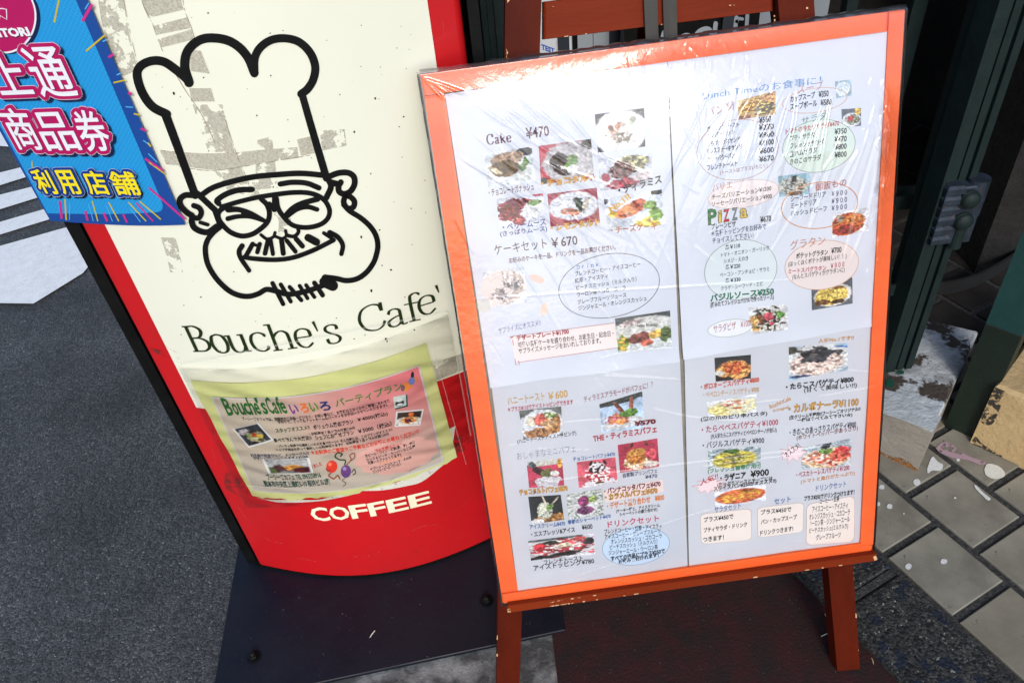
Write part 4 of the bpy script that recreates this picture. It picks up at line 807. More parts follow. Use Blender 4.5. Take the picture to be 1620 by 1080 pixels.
sh3 = menu_sheet([(777, 606), (1075.5, 568), (1088, 897), (819.5, 935)], 'lower left menu sheet with honey toast, parfait and ice cream pictures', 0.0004, pm=M['paper_shaded'])
sh4 = menu_sheet([(1082.5, 562), (1381, 514), (1360, 858), (1090, 896)], 'lower right menu sheet with spaghetti pictures and three beige set-menu boxes', 0.0005, pm=M['paper_shaded'])
I1, I2, I3, I4 = MB(), MB(), MB(), MB()
def outline(mb, cx, hx, hy, col, w=1.0, off=0.0003, seg=64):
    th = np.linspace(0, 2 * math.pi, seg + 1); c = np.array(cx)[None] + np.cos(th)[:, None] * np.array(hx) + np.sin(th)[:, None] * np.array(hy)
    stroke(mb, BD, c, w, off, col, smooth=False, caps=False)
mar, gold, blk, blu, red_, grn = (100, 45, 62), (205, 145, 40), (28, 28, 34), (62, 66, 140), (180, 50, 70), (35, 110, 75)
a1, a2, a3, a4 = 0.0010, 0.0014, 0.0006, 0.0007
def TX(mb, off):
    def f(s, x0, y0, x1, y1, h, c=blk, bold=0.0, out=None, **k):
        c = tuple(int(v_ * .88) for v_ in c)
        if h < 9: h *= 1.2; bold += 0.012
        elif h < 12: h *= 1.06; bold += 0.006
        if out: text(mb, BD, s, x0, y0, x1, y1, h, out, bold + 0.03, off=off + 0.0001, **k)
        text(mb, BD, s, x0, y0, x1, y1, h, c, bold, off=off + 0.00018, **k)
    return f
t1, t2, t3, t4 = TX(I1, a1), TX(I2, a2), TX(I3, a3), TX(I4, a4)
# sheet 1
for ch, x0, x1, h in (('C', 771, 781, 16), ('a', 784, 790, 10), ('k', 792, 800, 15), ('e', 802, 809, 10)):
    if ch == 'k':
        GL['k'] = [[(.2, 0), (.2, 1)], [(.85, .62), (.25, .3)], [(.4, .38), (.9, 0)], [(0, .98), (.2, .98)], [(0, .02), (.4, .02)], [(.65, .02), (1, .02)]]
    serif(ch, x0, 229 - (x0 - 771) * .13, x1, 229 - (x1 - 771) * .13, h, 2.6, 1.0, off=a1 + .0002, col=lin((88, 38, 62)), S=BD, b=I1)
t1('¥470', 833, 219.5, 869, 215, 17, (88, 38, 62), 0.012)
t1('・チョコレートガナッシュ', 774, 311, 845, 301, 12, (110, 52, 62), 0.012)
t1('・チョコタルト', 857, 296, 942, 285, 10.5, (235, 175, 70), 0.03, out=(120, 80, 30))
t1('・ティラミス', 979, 308.5, 1047, 290, 13, (40, 40, 46), 0.03)
t1('・ベリームース', 796, 365, 864, 356, 8.5, blu, 0.01); t1('(さっぱりムース)', 792, 376, 866, 367, 9.5, blu, 0.012)
t1('・レモンタルト', 872, 366, 949, 356, 10, (240, 190, 90), 0.03, out=(150, 110, 50)); t1('・チーズケーキ', 967, 370, 1039, 362, 11, (190, 105, 50), 0.015)
t1('No.1!!', 968, 336, 998, 314, 8, (235, 180, 60), 0.03, rot=True)
t1('ケーキセット', 783, 404, 866, 393, 16, (85, 42, 48), 0.0); t1('￥670', 873, 392, 914, 387, 15, (85, 42, 48), 0.008)
t1('お好みのケーキを一品、ドリンクを一品お選びください。', 806, 417, 974, 395, 7.5, (105, 55, 60), 0.004)
outline(I1, (963.5, 452), (79.5, -12), (5, 50), lin((70, 70, 78)), 0.9, a1 + .0001)
t1('Ｄｒｉｎｋ', 913, 426, 947, 421, 5.5, (60, 120, 200), 0.0)
for s, x0, y0, x1, y1 in (('ブレンドコーヒー・アイスコーヒー', 910, 437, 1013, 421), ('紅茶・アイスティ', 910, 448, 962, 440), ('ピーチスカッシュ（ミルク入り）', 912, 459, 1007, 445), ('ウーロン茶・コカ・コーラ', 913, 470, 990, 458.5), ('グレープフルーツジュース', 914, 481.5, 991, 470), ('ジンジャエール・オレンジスカッシュ', 915.5, 492, 1023, 475.5)): t1(s, x0, y0, x1, y1, 6.5, (78, 74, 92), 0.0)
t1('サプライズにオススメ!!', 789, 528, 855.5, 514, 9.5, (88, 94, 160), -0.005)
quad_sheet(I1, BD, [(808, 532.5), (972, 511.5), (978, 549.5), (815, 573)], a1 + .0001, 12, 5, lin((226, 216, 216)))
for p, w in (([(808, 532), (890, 521.5), (972, 511)], 0.8), ([(818, 573), (900, 561.5), (978, 550)], 0.8), ([(811, 537), (816, 577), (822, 576), (820, 570)], 1.2), ([(807, 534), (812, 532)], 2.5)): stroke(I1, BD, p, w, a1 + .00014, lin((185, 120, 115)), smooth=False, caps=False)
t1('デザートプレート¥1700', 818, 538.5, 900, 528, 7.5, (165, 35, 62), 0.03)
t1('可愛い各種ケーキを盛り合わせ、お誕生日・記念日・', 820, 549.5, 971, 531.5, 7.5, (60, 56, 66), 0.004); t1('サプライズメッセージをおいれしております。', 821, 559.5, 951, 543, 7.5, (60, 56, 66), 0.004)
R_, Wt, Cr, Pk, Bk, Gn, Br = (150, 40, 62), (225, 228, 235), (232, 220, 190), (196, 74, 92), (42, 36, 40), (92, 128, 62), (134, 96, 62)
photo(BD, sh1, [(766, 243), (841, 232), (847, 287), (772, 296)], (205, 214, 225), [(.85, .1, .2, .12, 10, Bk, .1), (.45, .25, .36, .2, -8, (160, 128, 104), .1), (.4, .52, .32, .24, 4, (112, 84, 52), .1, (88, 66, 40)), (.8, .75, .16, .22, 0, (206, 212, 214), .2), (.82, .45, .1, .18, 20, Gn, .5), (.2, .55, .06, .2, -40, (225, 210, 170), .3)], 21, a1, n=(52, 42))
photo(BD, sh1, [(852, 231), (935, 220), (940, 281), (856, 292)], Pk, [(.6, .5, .56, .52, 0, (188, 186, 192), .1), (.42, .55, .2, .34, -25, (62, 46, 42), .15), (.6, .5, .12, .2, 20, Gn, .5), (.62, .7, .1, .12, 0, Wt, .2), (.95, .1, .12, .14, 0, (60, 60, 60), .4), (.04, .95, .1, .14, 0, Bk, .2)], 22, a1)
photo(BD, sh1, [(941, 181), (1019, 171), (1021, 232), (946, 242)], Bk, [(.5, .55, .56, .58, 0, (236, 240, 248), .05), (.45, .5, .22, .24, 0, (222, 190, 175), .5, (235, 235, 235)), (.3, .42, .05, .14, -20, (150, 90, 70), .4), (.45, .38, .05, .12, 0, (170, 110, 80), .4), (.55, .7, .16, .12, 0, (120, 110, 90), .6, (230, 230, 230)), (.75, .3, .06, .14, 10, (130, 140, 120), .5)], 23, a1, fade=0.15)
photo(BD, sh1, [(946, 252), (1031, 242), (1033, 293), (950, 302)], (196, 202, 216), [(.7, .25, .3, .25, 0, (176, 170, 120), .6, (90, 90, 70)), (.42, .42, .24, .26, 0, (104, 68, 66), .2, (140, 110, 106)), (.12, .62, .08, .14, 0, R_, .2), (.45, .85, .3, .16, 0, (176, 66, 84), .4, R_), (.8, .65, .15, .16, 0, (200, 190, 196), .4)], 24, a1)
photo(BD, sh1, [(785, 315), (859, 306), (862, 355), (790, 359)], (206, 214, 232), [(.36, .45, .36, .38, 0, (150, 52, 66), .35, (90, 32, 44)), (.3, .2, .2, .12, 0, (120, 40, 60), .3), (.72, .55, .2, .26, 0, (226, 230, 234), .3), (.8, .28, .12, .12, 20, (110, 140, 80), .5), (.45, .85, .14, .12, 0, (214, 80, 84), .3), (.95, .02, .18, .06, 0, Pk, .1)], 25, a1)
photo(BD, sh1, [(866, 307), (944, 297), (949, 350), (871, 359)], (160, 62, 78), [(.5, .45, .5, .42, 0, (214, 220, 232), .06), (.4, .6, .22, .1, 25, (206, 130, 104), .4), (.62, .45, .1, .2, -10, (54, 66, 50), .4), (.75, .45, .05, .24, 15, (200, 190, 176), .3)], 26, a1)
photo(BD, sh1, [(955, 314), (1047, 300), (1051, 355), (962, 366)], (212, 222, 238), [(.92, .04, .12, .08, 0, Bk, .1), (.02, .1, .06, .08, 0, Bk, .1), (.42, .45, .3, .17, -35, (216, 110, 72), .1, (228, 140, 80)), (.6, .3, .14, .14, 0, (196, 84, 60), .2), (.76, .38, .12, .12, 0, (126, 166, 76), .3), (.88, .68, .16, .18, -30, (112, 158, 66), .4), (.66, .86, .14, .16, 0, (232, 206, 92), .4), (.82, .95, .12, .1, 0, (236, 206, 82), .3), (.12, .5, .08, .1, 0, (236, 190, 80), .3)], 27, a1)
photo(BD, sh1, [(973, 504), (1060, 491), (1063, 547), (978, 559)], (80, 84, 86), [(.5, .4, .6, .34, -6, (206, 208, 206), .08), (.5, .9, .6, .2, 0, (200, 208, 212), .1), (.1, .72, .14, .2, 0, (112, 140, 60), .5, (210, 170, 60)), (.42, .66, .22, .16, -20, (122, 66, 60), .2), (.74, .6, .14, .12, 0, (222, 176, 82), .3), (.56, .8, .12, .1, 0, (204, 96, 76), .3), (.9, .62, .1, .2, 0, (84, 104, 60), .5), (.3, .2, .2, .08, 0, (176, 160, 160), .5)], 28, a1)
t1('Happy Birthday', 1006, 519, 1041, 517, 5, (50, 50, 56), 0.0)
disc(I1, BD, (797, 455), (36, -6), (5, 28), a1 + .0001, lin((214, 205, 205))); 
cup = photo(BD, sh1, [(764, 431), (829, 422), (834, 478), (768, 486)], (216, 222, 236), [(.5, .5, .48, .46, 0, (208, 186, 172), .04, (222, 206, 200)), (.5, .5, .42, .4, 0, (176, 162, 164), .15, (216, 204, 206)), (.52, .56, .26, .22, 0, (92, 96, 110), .4, (170, 160, 164))], 29, a1 + .0001)
for (x, y, hx, hy, c) in ((766, 484, (9, -4), (4, 9), (196, 200, 200)), (849, 441, (11, 4), (-2, 5), (226, 186, 176)), (861, 489, (3, -9), (5, 3), (232, 200, 186)), (784, 480, (7, -2), (0, 5), (214, 206, 206))): disc(I1, BD, (x, y), hx, hy, a1 + .00012, lin(c), seg=16, rings=1, lump=.12)
# sheet 2
disc(I2, BD, (1295.5, 231), (57, -9), (5, 41), a2 + .00004, lin((200, 214, 206))); disc(I2, BD, (1176, 307), (56, -9), (2, 21), a2 + .00004, lin((222, 212, 214)))
disc(I2, BD, (1172, 427), (57, -8), (4, 47), a2 + .00004, lin((202, 212, 218))); disc(I2, BD, (1300, 419), (58, -8), (4, 38), a2 + .00004, lin((216, 206, 206)))
disc(I2, BD, (1155, 519), (35, -5), (2, 13), a2 + .00004, lin((218, 222, 230)))
for c_, hx, hy, cc, w in (((1167, 237), (64, -9), (5, 47), (176, 140, 130), 1.0), ((1289, 159), (51, -7), (2, 19), (200, 150, 120), .8), ((1297, 325), (60, -8), (4, 36), (196, 132, 70), 1.3), ((1295.5, 231), (57, -9), (5, 41), (120, 130, 120), .8), ((1172, 427), (57, -8), (4, 47), (120, 130, 120), .8), ((1300, 419), (58, -8), (4, 38), (190, 150, 120), .9), ((1155, 519), (35, -5), (2, 13), (140, 160, 140), .7), ((1176, 307), (56, -9), (2, 21), (190, 150, 140), .7)): outline(I2, c_, hx, hy, lin(cc), w, a2 + .00008)
t2('Lunch Timeのお食事に！', 1112, 158, 1299, 133, 13, (86, 152, 214), -0.005)
t2('パン類', 1118, 187, 1162, 174, 15, (190, 110, 100), -0.008); t2('スープ', 1262, 149, 1302, 141, 14, (200, 130, 130), -0.01); t2('サラダ', 1268, 198, 1308, 187, 12, (90, 150, 110), -0.004)
t2('¥580', 1201, 195.5, 1220, 192.5, 8, blk, .01)
for s, x1, p, y0, y1, yp in (('ガーリックトースト', 1169, '¥270', 209, 201, 207), ('ハンバーガット', 1162, '¥900', 219.5, 213, 219.5), ('クラブハウスサンド', 1171, '¥1100', 233, 224, 231.5), ('リンスステーキサンド', 1173, '¥600', 244, 236, 244), ('ハニーバターパン', 1162, '¥670', 257, 249.5, 257), ('フレンチトースト', 1166, '', 270, 262, 0)):
    t2(s, 1119, y0, x1, y1, 7, blk, .006)
    if p: t2(p, 1201, yp, 1224, yp - 3, 7.5, blk, .012)
t2('(トーストはプラスいちじく)', 1139, 278, 1214, 266, 7, (170, 130, 140), 0); t2('バリエ', 1127, 303, 1158, 297, 12, (190, 90, 84), -.006)
t2('チーズバリエーション¥1200', 1126, 316, 1220, 301.5, 7, (60, 56, 60), 0.004); t2('ソーセージバリエーション¥900', 1126, 327, 1221, 314, 7, (60, 56, 60), .004)
t2('カップスープ', 1250, 162.5, 1289, 155, 8.5, blk, 0.006); t2('¥350', 1295, 154.5, 1310.5, 152.5, 8, blk, .008); t2('スープボール', 1250, 174.5, 1292, 168, 8.5, blk, .006); t2('¥580', 1298, 168, 1315, 165.5, 8, blk, .008)
t2('トマトの冷たいサラダ¥470', 1243, 213, 1327, 199.5, 8, (196, 52, 84), 0.004)
for s, x1, p, y0, y1, yp in (('プティサラダ', 1289, '¥350', 224, 218, 213), ('フレッシュサラダ', 1303, '¥470', 236, 229, 225.5), ('生ハムサラダ', 1293, '¥800', 249, 241.5, 237.5), ('きのこのサラダ', 1299, '¥800', 261, 253.5, 250)):
    t2(s, 1250, y0, x1, y1, 8, (44, 42, 50), 0.006); t2(p, 1320, yp, 1339, yp - 2, 7.5, blk, .01)
t2('御飯もの', 1290, 303.5, 1339, 294, 12.5, (192, 84, 70), 0.0)
for s, x1, y0, y1, yp in (('シーフードドリア', 1307, 319.5, 312, 311), ('ミートドリア', 1292, 331, 324, 322.5), ('ハッシュドビーフ', 1308, 342.5, 334.5, 333.5)): t2(s, 1251.5, y0, x1, y1, 7.5, (74, 80, 104), 0.002); t2('￥９００', 1316, yp, 1340, yp - 3, 6.5, (84, 88, 130), .01)
for ch, x0, x1, y, h, c in (('P', 1121, 1133, 355, 23, (40, 130, 70)), ('i', 1137, 1141, 352, 18, (226, 190, 60)), ('Z', 1144.5, 1153.5, 350.5, 18, (206, 50, 56)), ('Z', 1158, 1166.5, 348, 18, (130, 140, 150)), ('a', 1171, 1182, 345, 14, (236, 200, 90))): t2(ch, x0, y, x1, y - 1.4, h, c, 0.012, out=(60, 70, 70))
t2('プレーンピザ', 1125.5, 363.5, 1164, 358.5, 8, blk, 0.008); t2('¥670', 1203, 352.5, 1220, 350, 8, blk, .01); t2('＊各種トッピングをお好みで', 1125.5, 374.5, 1212, 362.5, 8, (84, 90, 130), 0.0); t2('チョイスして下さい！', 1127, 386, 1192, 377, 8, (84, 90, 130), 0.0)
for s, x0, y0, x1, y1, h, b in (('各￥110', 1147.5, 395.5, 1171, 392, 6.5, .02), ('トマト・オニオン・ガーリック', 1141, 407.5, 1217, 395.5, 6, 0), ('シメジ・えのき', 1145.5, 417, 1184, 412, 6, 0), ('各￥220', 1148, 427, 1171.5, 424, 6.5, .02), ('ベーコン・アンチョビ・サラミ', 1139.5, 439, 1217, 429, 6, 0), ('各￥330', 1148, 448.5, 1172, 445.5, 6.5, .02), ('クラゲ・シーフード・エビ', 1141, 460.5, 1207, 452, 6, 0)): t2(s, x0, y0, x1, y1, h, (52, 66, 92), b)
t2('バジルソース¥250', 1124.5, 477.5, 1224, 465.5, 10.5, (38, 118, 88), 0.035); t2('(摘みたてフレッシュバジルで作ったソース)', 1124.5, 488, 1224, 474.5, 8, (44, 44, 50), 0.014)
t2('サラダピザ　¥1000', 1129, 527, 1190, 516, 13, (172, 70, 90), 0.0); t2('グラタン', 1250, 396, 1305.5, 387, 15, (206, 124, 84), -0.004)
t2('ポテットグラタン', 1259.5, 409.5, 1309.5, 403, 7.5, blk, .016); t2('¥700', 1315, 401.5, 1331, 399, 7.5, blk, .01); t2('(ほっくほくポテトが美味しい！！)', 1247, 423.5, 1339, 409.5, 8, (50, 46, 52), 0.002)
t2('ミートスパグラタン', 1247, 433, 1306.7, 427, 6.5, (176, 44, 72), 0.01); t2('￥９００', 1314, 424.5, 1335.5, 421.5, 6.5, (176, 44, 72), .01); t2('(なんとスパゲティがグラタンに)', 1253, 443.5, 1336, 431.5, 8, (50, 46, 52), 0.002)
photo(BD, sh2, [(1167, 160), (1227, 144), (1227, 181), (1169, 190)], (196, 158, 96), [(.28, .45, .26, .3, -10, (222, 176, 84), .4, (150, 100, 54)), (.6, .3, .22, .2, 0, (176, 120, 66), .4, (232, 196, 104)), (.85, .2, .16, .2, 0, (206, 150, 92), .2), (.7, .66, .3, .26, -8, (84, 76, 54), .3, (214, 184, 84)), (.2, .92, .2, .1, 0, (176, 120, 90), .4)], 31, a2)
photo(BD, sh2, [(1321, 129), (1347, 126), (1347, 152), (1323, 156)], (150, 176, 190), [(.45, .5, .46, .42, 0, (216, 228, 238), .05), (.45, .45, .34, .28, 0, (200, 216, 228), .05)], 32, a2, n=(20, 20))
photo(BD, sh2, [(1331, 173), (1362, 171), (1362, 199), (1332, 203)], (92, 96, 104), [(.5, .62, .5, .38, 0, Wt, .05), (.5, .58, .38, .26, 0, (96, 108, 66), .4, (180, 180, 150)), (.45, .52, .16, .16, 0, (186, 52, 66), .2), (.84, .16, .18, .18, 0, (228, 186, 70), .3)], 33, a2, n=(24, 24))
photo(BD, sh2, [(1231, 279), (1282, 273), (1281, 307), (1233, 312)], (130, 170, 190), [(.45, .55, .48, .44, 0, (186, 190, 186), .1, (112, 112, 104)), (.5, .25, .1, .2, 10, (60, 60, 60), .5), (.7, .6, .2, .2, 0, (120, 112, 96), .5, (200, 200, 200)), (.5, .9, .2, .1, 0, (130, 90, 70), .4)], 34, a2, n=(30, 26))
photo(BD, sh2, [(1317, 338), (1374, 328), (1374, 365), (1317, 377)], (216, 218, 226), [(.42, .55, .48, .46, -12, (182, 70, 36), .06, (206, 100, 44)), (.6, .35, .26, .18, 0, (214, 120, 52), .5), (.2, .25, .1, .14, 0, (150, 130, 110), .4), (.35, .75, .3, .2, 0, (150, 44, 34), .4)], 35, a2)
photo(BD, sh2, [(1184, 487), (1246, 480), (1246, 521), (1188, 529)], (206, 208, 214), [(.5, .55, .5, .46, 0, (214, 214, 216), .05), (.15, .6, .16, .34, 0, (222, 172, 96), .2), (.5, .5, .36, .4, 0, (54, 54, 44), .5, (190, 190, 180)), (.5, .42, .14, .14, 0, (206, 70, 92), .4), (.56, .66, .08, .08, 0, (216, 84, 100), .4), (.8, .4, .12, .12, 0, (96, 150, 66), .5), (.3, .5, .08, .2, 0, (120, 70, 50), .4)], 36, a2)
photo(BD, sh2, [(1283, 449.5), (1348.5, 438.5), (1349, 480), (1284, 490.5)], (84, 92, 100), [(.52, .55, .46, .42, -8, (222, 222, 222), .04), (.48, .55, .42, .36, -10, (216, 182, 76), .08, (232, 206, 110)), (.3, .75, .2, .1, 0, (120, 78, 40), .5), (.6, .82, .2, .07, 0, (90, 60, 36), .5), (.65, .3, .12, .05, 10, (140, 96, 50), .5)], 37, a2)
# sheet 3
disc(I3, BD, (1006, 863), (53, -7), (4, 29), a3 + .00004, lin((186, 206, 228))); outline(I3, (1006, 863), (53, -7), (4, 29), lin((110, 140, 160)), .7, a3 + .00008)
quad_sheet(I3, BD, [(955, 776), (1048, 758), (1050, 777), (958, 795)], a3 + .00004, 8, 4, lin((222, 204, 200)))
t3('ハニートースト', 804, 640.5, 862, 632.5, 11.5, (214, 170, 84), 0.006); t3('￥600', 868, 633, 898.5, 628, 11, (214, 170, 84), .012)
t3('＊プラス¥110でアイストッピングできます', 804, 652, 907, 639.5, 6.5, (196, 50, 76), .012); t3('(ハニートーストアイストッピング)', 819, 703, 912, 689, 7, (44, 44, 54), .006)
t3('ティラミスアラモードがパフェに！？', 924, 636.5, 1033, 612.5, 9.5, (150, 62, 84), 0.004); t3('¥570', 1004, 673.5, 1037, 669.5, 6, (120, 30, 44), .05); t3('THE・ティラミスパフェ', 939, 698.5, 1039, 683.5, 10, (190, 44, 62), .03)
t3('おしゃまなミニパフェ', 818.5, 727.5, 911, 714.5, 12, (124, 130, 150), -0.01); t3('チョコレートパフェ¥470', 907, 729, 973, 721, 5.5, (60, 110, 176), .008)
t3('自家製プリンパフェ', 986, 756, 1040, 747.5, 6, (50, 60, 104), .004); t3('¥470', 1021, 757.5, 1040, 755, 5, (50, 60, 104), .004)
t3('チョコタルトパフェ¥570', 822.6, 782.5, 898, 775.5, 7.5, (222, 165, 60), .03, out=(110, 80, 40)); t3('・パンナコッタパフェ¥470', 956.5, 782, 1045, 769, 7.5, (120, 44, 66), .035); t3('・カラメルパフェ¥470', 958, 791.5, 1040, 779.5, 7.5, (200, 150, 60), .035, out=(90, 66, 40))
t3('・デザート盛り合わせ　¥800', 961, 806, 1051, 790.5, 8.5, (232, 136, 60), .02); t3('(ケーキ一種と、アイスクリーム', 975, 812.5, 1044, 802, 5.5, blk, .012); t3('シャーベットの盛り合わせ)', 980.6, 817.5, 1040, 808.5, 5.5, blk, .012)
t3('ドリンクセット', 962, 834.5, 1042.6, 824, 9.5, (206, 74, 100), .014); t3('アイスクリーム¥470', 838.5, 837, 894.4, 831, 6, (50, 100, 170), .012); t3('季節のシャーベット¥470', 899, 830.5, 966.7, 820, 6.5, (50, 100, 170), .012)
t3('・エスプレッソ&アイス', 841, 849.5, 910, 841.5, 7, blk, .012); t3('¥600', 921, 838, 937.6, 836, 6.5, blk, .008); t3('フレンチトースト', 861, 893.5, 922, 885.5, 6, blk, .006); t3('アイストッピング¥780', 845, 903, 940, 890.5, 7.5, blk, .006)
for s, x0, y0, x1, y1, b in (('ブレンドコーヒー・紅茶・アイスティ', 956.5, 844.5, 1047, 834.5, 0), ('アイスコーヒー・グレープフルーツ', 957, 852.5, 1045, 842.5, 0), ('オレンジスカッシュ・コカコーラ', 966.7, 860, 1047, 850.5, 0), ('ピーチスカッシュ（ミルク入り）', 965, 868.5, 1040, 859, 0), ('ジンジャーエール・ウーロン茶', 963, 877.5, 1041, 868, 0), ('すべての商品にプラス¥250で', 966.7, 886.5, 1052, 874.5, .03), ('お飲み物付けれます！', 978.7, 892, 1042, 882, .03)): t3(s, x0, y0, x1, y1, 6.5, (40, 44, 62), b + .004)
photo(BD, sh3, [(821, 650), (888, 643), (890.6, 688.6), (828.4, 695)], (92, 98, 96), [(.5, .6, .56, .56, 0, (214, 222, 234), .06), (.45, .82, .42, .16, -6, (150, 100, 62), .2, (176, 128, 84)), (.85, .55, .12, .3, 0, (190, 128, 70), .2), (.26, .42, .16, .18, 0, (222, 216, 196), .1), (.52, .36, .2, .22, 0, (216, 96, 84), .3), (.68, .24, .14, .14, 0, (96, 128, 60), .5, (216, 222, 180)), (.7, .55, .2, .14, 0, (206, 160, 112), .3)], 41, a3)
photo(BD, sh3, [(948, 639), (1016, 618.5), (1019, 677), (952, 683)], (170, 196, 226), [(.5, .05, .6, .12, 0, (54, 60, 60), .2), (.5, .78, .5, .16, -8, (206, 210, 214), .1), (.45, .3, .05, .26, -28, (140, 74, 60), .05), (.73, .26, .05, .22, 4, (150, 80, 64), .05), (.4, .62, .3, .16, -6, (188, 92, 92), .4, (216, 130, 90)), (.68, .5, .2, .11, -6, (96, 144, 56), .4), (.45, .72, .12, .08, 0, (230, 140, 70), .3)], 42, a3)
photo(BD, sh3, [(833, 731), (889, 724), (892.6, 766.7), (837, 771)], (186, 56, 84), [(.5, .06, .6, .14, 0, (206, 206, 196), .2), (.92, .15, .06, .18, 0, (226, 160, 60), .1), (.14, .12, .12, .12, 0, (70, 90, 96), .3), (.55, .8, .38, .22, 0, (206, 206, 216), .2), (.35, .4, .26, .12, 38, (66, 40, 44), .1), (.6, .5, .22, .16, 0, (130, 110, 76), .4, (90, 110, 60)), (.76, .52, .14, .1, 10, (226, 226, 226), .2)], 43, a3)
photo(BD, sh3, [(912, 730.5), (973.6, 723), (977.5, 762.7), (916, 772.6)], (206, 84, 102), [(.5, .96, .44, .22, 0, (220, 220, 228), .3), (.5, .6, .3, .3, 0, (212, 66, 80), .4, (230, 226, 230)), (.5, .3, .22, .22, 0, (226, 226, 232), .1, (52, 36, 38)), (.36, .12, .04, .1, 20, (60, 40, 36), .1), (.72, .14, .04, .1, -20, (60, 40, 36), .1), (.55, .9, .12, .04, 0, (90, 76, 40), .5)], 44, a3)
photo(BD, sh3, [(977, 703.5), (1040, 693), (1043, 738), (981, 748)], (176, 52, 78), [(.42, .72, .36, .24, 0, (196, 160, 110), .3, (230, 220, 200)), (.45, .52, .26, .26, 0, (186, 116, 52), .06), (.45, .36, .24, .13, -5, (214, 150, 70), .04), (.8, .5, .14, .22, 0, (206, 76, 90), .3), (.35, .1, .04, .1, 20, (90, 50, 40), .1), (.7, .1, .04, .1, -20, (90, 50, 40), .1), (.8, .85, .16, .1, 0, (220, 214, 206), .4)], 45, a3)
photo(BD, sh3, [(835.6, 785), (887, 781.7), (892.6, 821.5), (841, 829)], (44, 48, 52), [(.6, .85, .5, .16, 0, (170, 118, 66), .2), (.45, .55, .24, .32, 0, (156, 166, 150), .1, (210, 214, 200)), (.42, .42, .1, .1, 0, (226, 226, 206), .1), (.48, .2, .03, .26, -15, (216, 208, 186), .05), (.76, .26, .03, .26, 40, (206, 196, 176), .05), (.62, .42, .1, .1, 0, (120, 160, 80), .5), (.2, .95, .2, .12, 0, (216, 216, 220), .2)], 46, a3)
photo(BD, sh3, [(895, 782), (953, 773), (955.6, 815), (900, 821.5)], (200, 206, 206), [(.5, .5, .7, .7, 0, (206, 212, 210), .1, (136, 146, 140)), (.5, .6, .34, .34, 0, (216, 218, 222), .1), (.48, .72, .24, .16, 0, (126, 66, 112), .1), (.46, .36, .16, .2, 0, (150, 62, 116), .08), (.72, .34, .12, .12, 0, (166, 196, 104), .5)], 47, a3)
photo(BD, sh3, [(835.6, 855.7), (939, 843), (941.7, 876), (840, 887)], (196, 196, 204), [(.4, .02, .5, .08, 0, (90, 110, 110), .2), (.5, .5, .5, .4, -8, (186, 66, 76), .5, (224, 220, 216)), (.2, .9, .2, .1, 0, (40, 38, 42), .5), (.35, .25, .2, .1, 10, (60, 60, 50), .6), (.55, .82, .3, .1, -10, (52, 48, 50), .5), (.92, .35, .08, .2, 0, (60, 56, 60), .6), (.55, .42, .12, .1, 0, (226, 216, 180), .2), (.15, .4, .1, .2, 0, (206, 50, 60), .3), (.78, .15, .14, .1, 0, (206, 84, 84), .3), (.95, .85, .06, .05, 0, (206, 80, 90), .1)], 48, a3, n=(70, 34))
# sheet 4
t4('人気No.1です!!', 1295, 543, 1350.6, 537.5, 6, (214, 150, 70), .01); t4('・ボロネーズスパゲティ¥800', 1109, 616.5, 1201, 604.5, 9, (214, 86, 56), .03); t4('・ペペロンチーノスパゲティ¥900', 1112.6, 629.5, 1201, 620.5, 9.5, (206, 160, 96), .0)
t4('(鷹の爪のピリ辛パスタ)', 1109, 667.5, 1214, 658, 6.5, blk, .014); t4('・たらペペスパゲティ¥1000', 1110.6, 685.5, 1231, 672.5, 10.5, (188, 60, 88), .008); t4('(大人気たらこスパゲティとペペロンチーノが合体!)', 1125, 695.5, 1228.5, 684.5, 7.5, (50, 50, 56), .01)
t4('・バジルスパゲティ¥900', 1112, 710, 1209, 701, 10, (44, 44, 56), .006); t4('・たらこスパゲティ¥800', 1244, 617.5, 1350, 604, 9, (26, 26, 32), .036); t4('(甘くて美味しい!!)', 1272.6, 622.5, 1355, 613.5, 8, blk, .004)
t4("Bouche'sCafe", 1219, 647, 1252, 633, 6, (216, 160, 90), 0.004, rot=True); t4('☆Original', 1223, 654, 1248, 647, 5.5, (216, 160, 90), 0.004, rot=True)
t4('・カルボナーラ¥1100', 1248, 653.5, 1357.5, 641, 13, (222, 168, 66), .02, out=(90, 70, 50)); t4('(生クリーム不使用!!ブーシーズオリジナル!!', 1249, 664.5, 1360.5, 650, 6, blk, .02); t4('一度は食べてみて下さい☆)', 1261, 668.5, 1348, 659, 6, blk, .02)
t4('・きのこのあっさりスパゲティ¥900', 1249, 689.5, 1354, 676, 10.5, (40, 44, 58), .008); t4('(ホワイトペッパーがあっさり)', 1260, 697, 1357, 681.5, 7.5, (140, 80, 76), .002)
t4('(フレッシュ香草使用!!)', 1120, 750, 1203, 740.5, 7, (40, 136, 88), .012); t4('・ラザニア', 1140, 761.5, 1180, 756, 8.5, (30, 30, 36), .026); t4('¥900', 1187.7, 755, 1216, 751, 8.5, (30, 30, 36), .02)
t4('人気!!', 1108, 768, 1136, 757, 8, (206, 56, 70), .0); t4('(たっぷりソースとチーズには', 1135, 770.5, 1222, 759.5, 6, blk, .018); t4('スライスパン¥250がオススメ!!)', 1129, 777.5, 1228, 763.5, 6.5, blk, .018)
t4('サラダセット', 1130.4, 811, 1172, 804, 10, (64, 100, 170), -.004); t4('セット', 1225, 798, 1251, 794, 8, (64, 100, 170), -.002); t4('ドリンクセット', 1291, 777.5, 1339, 770, 9, (64, 100, 170), -.004)
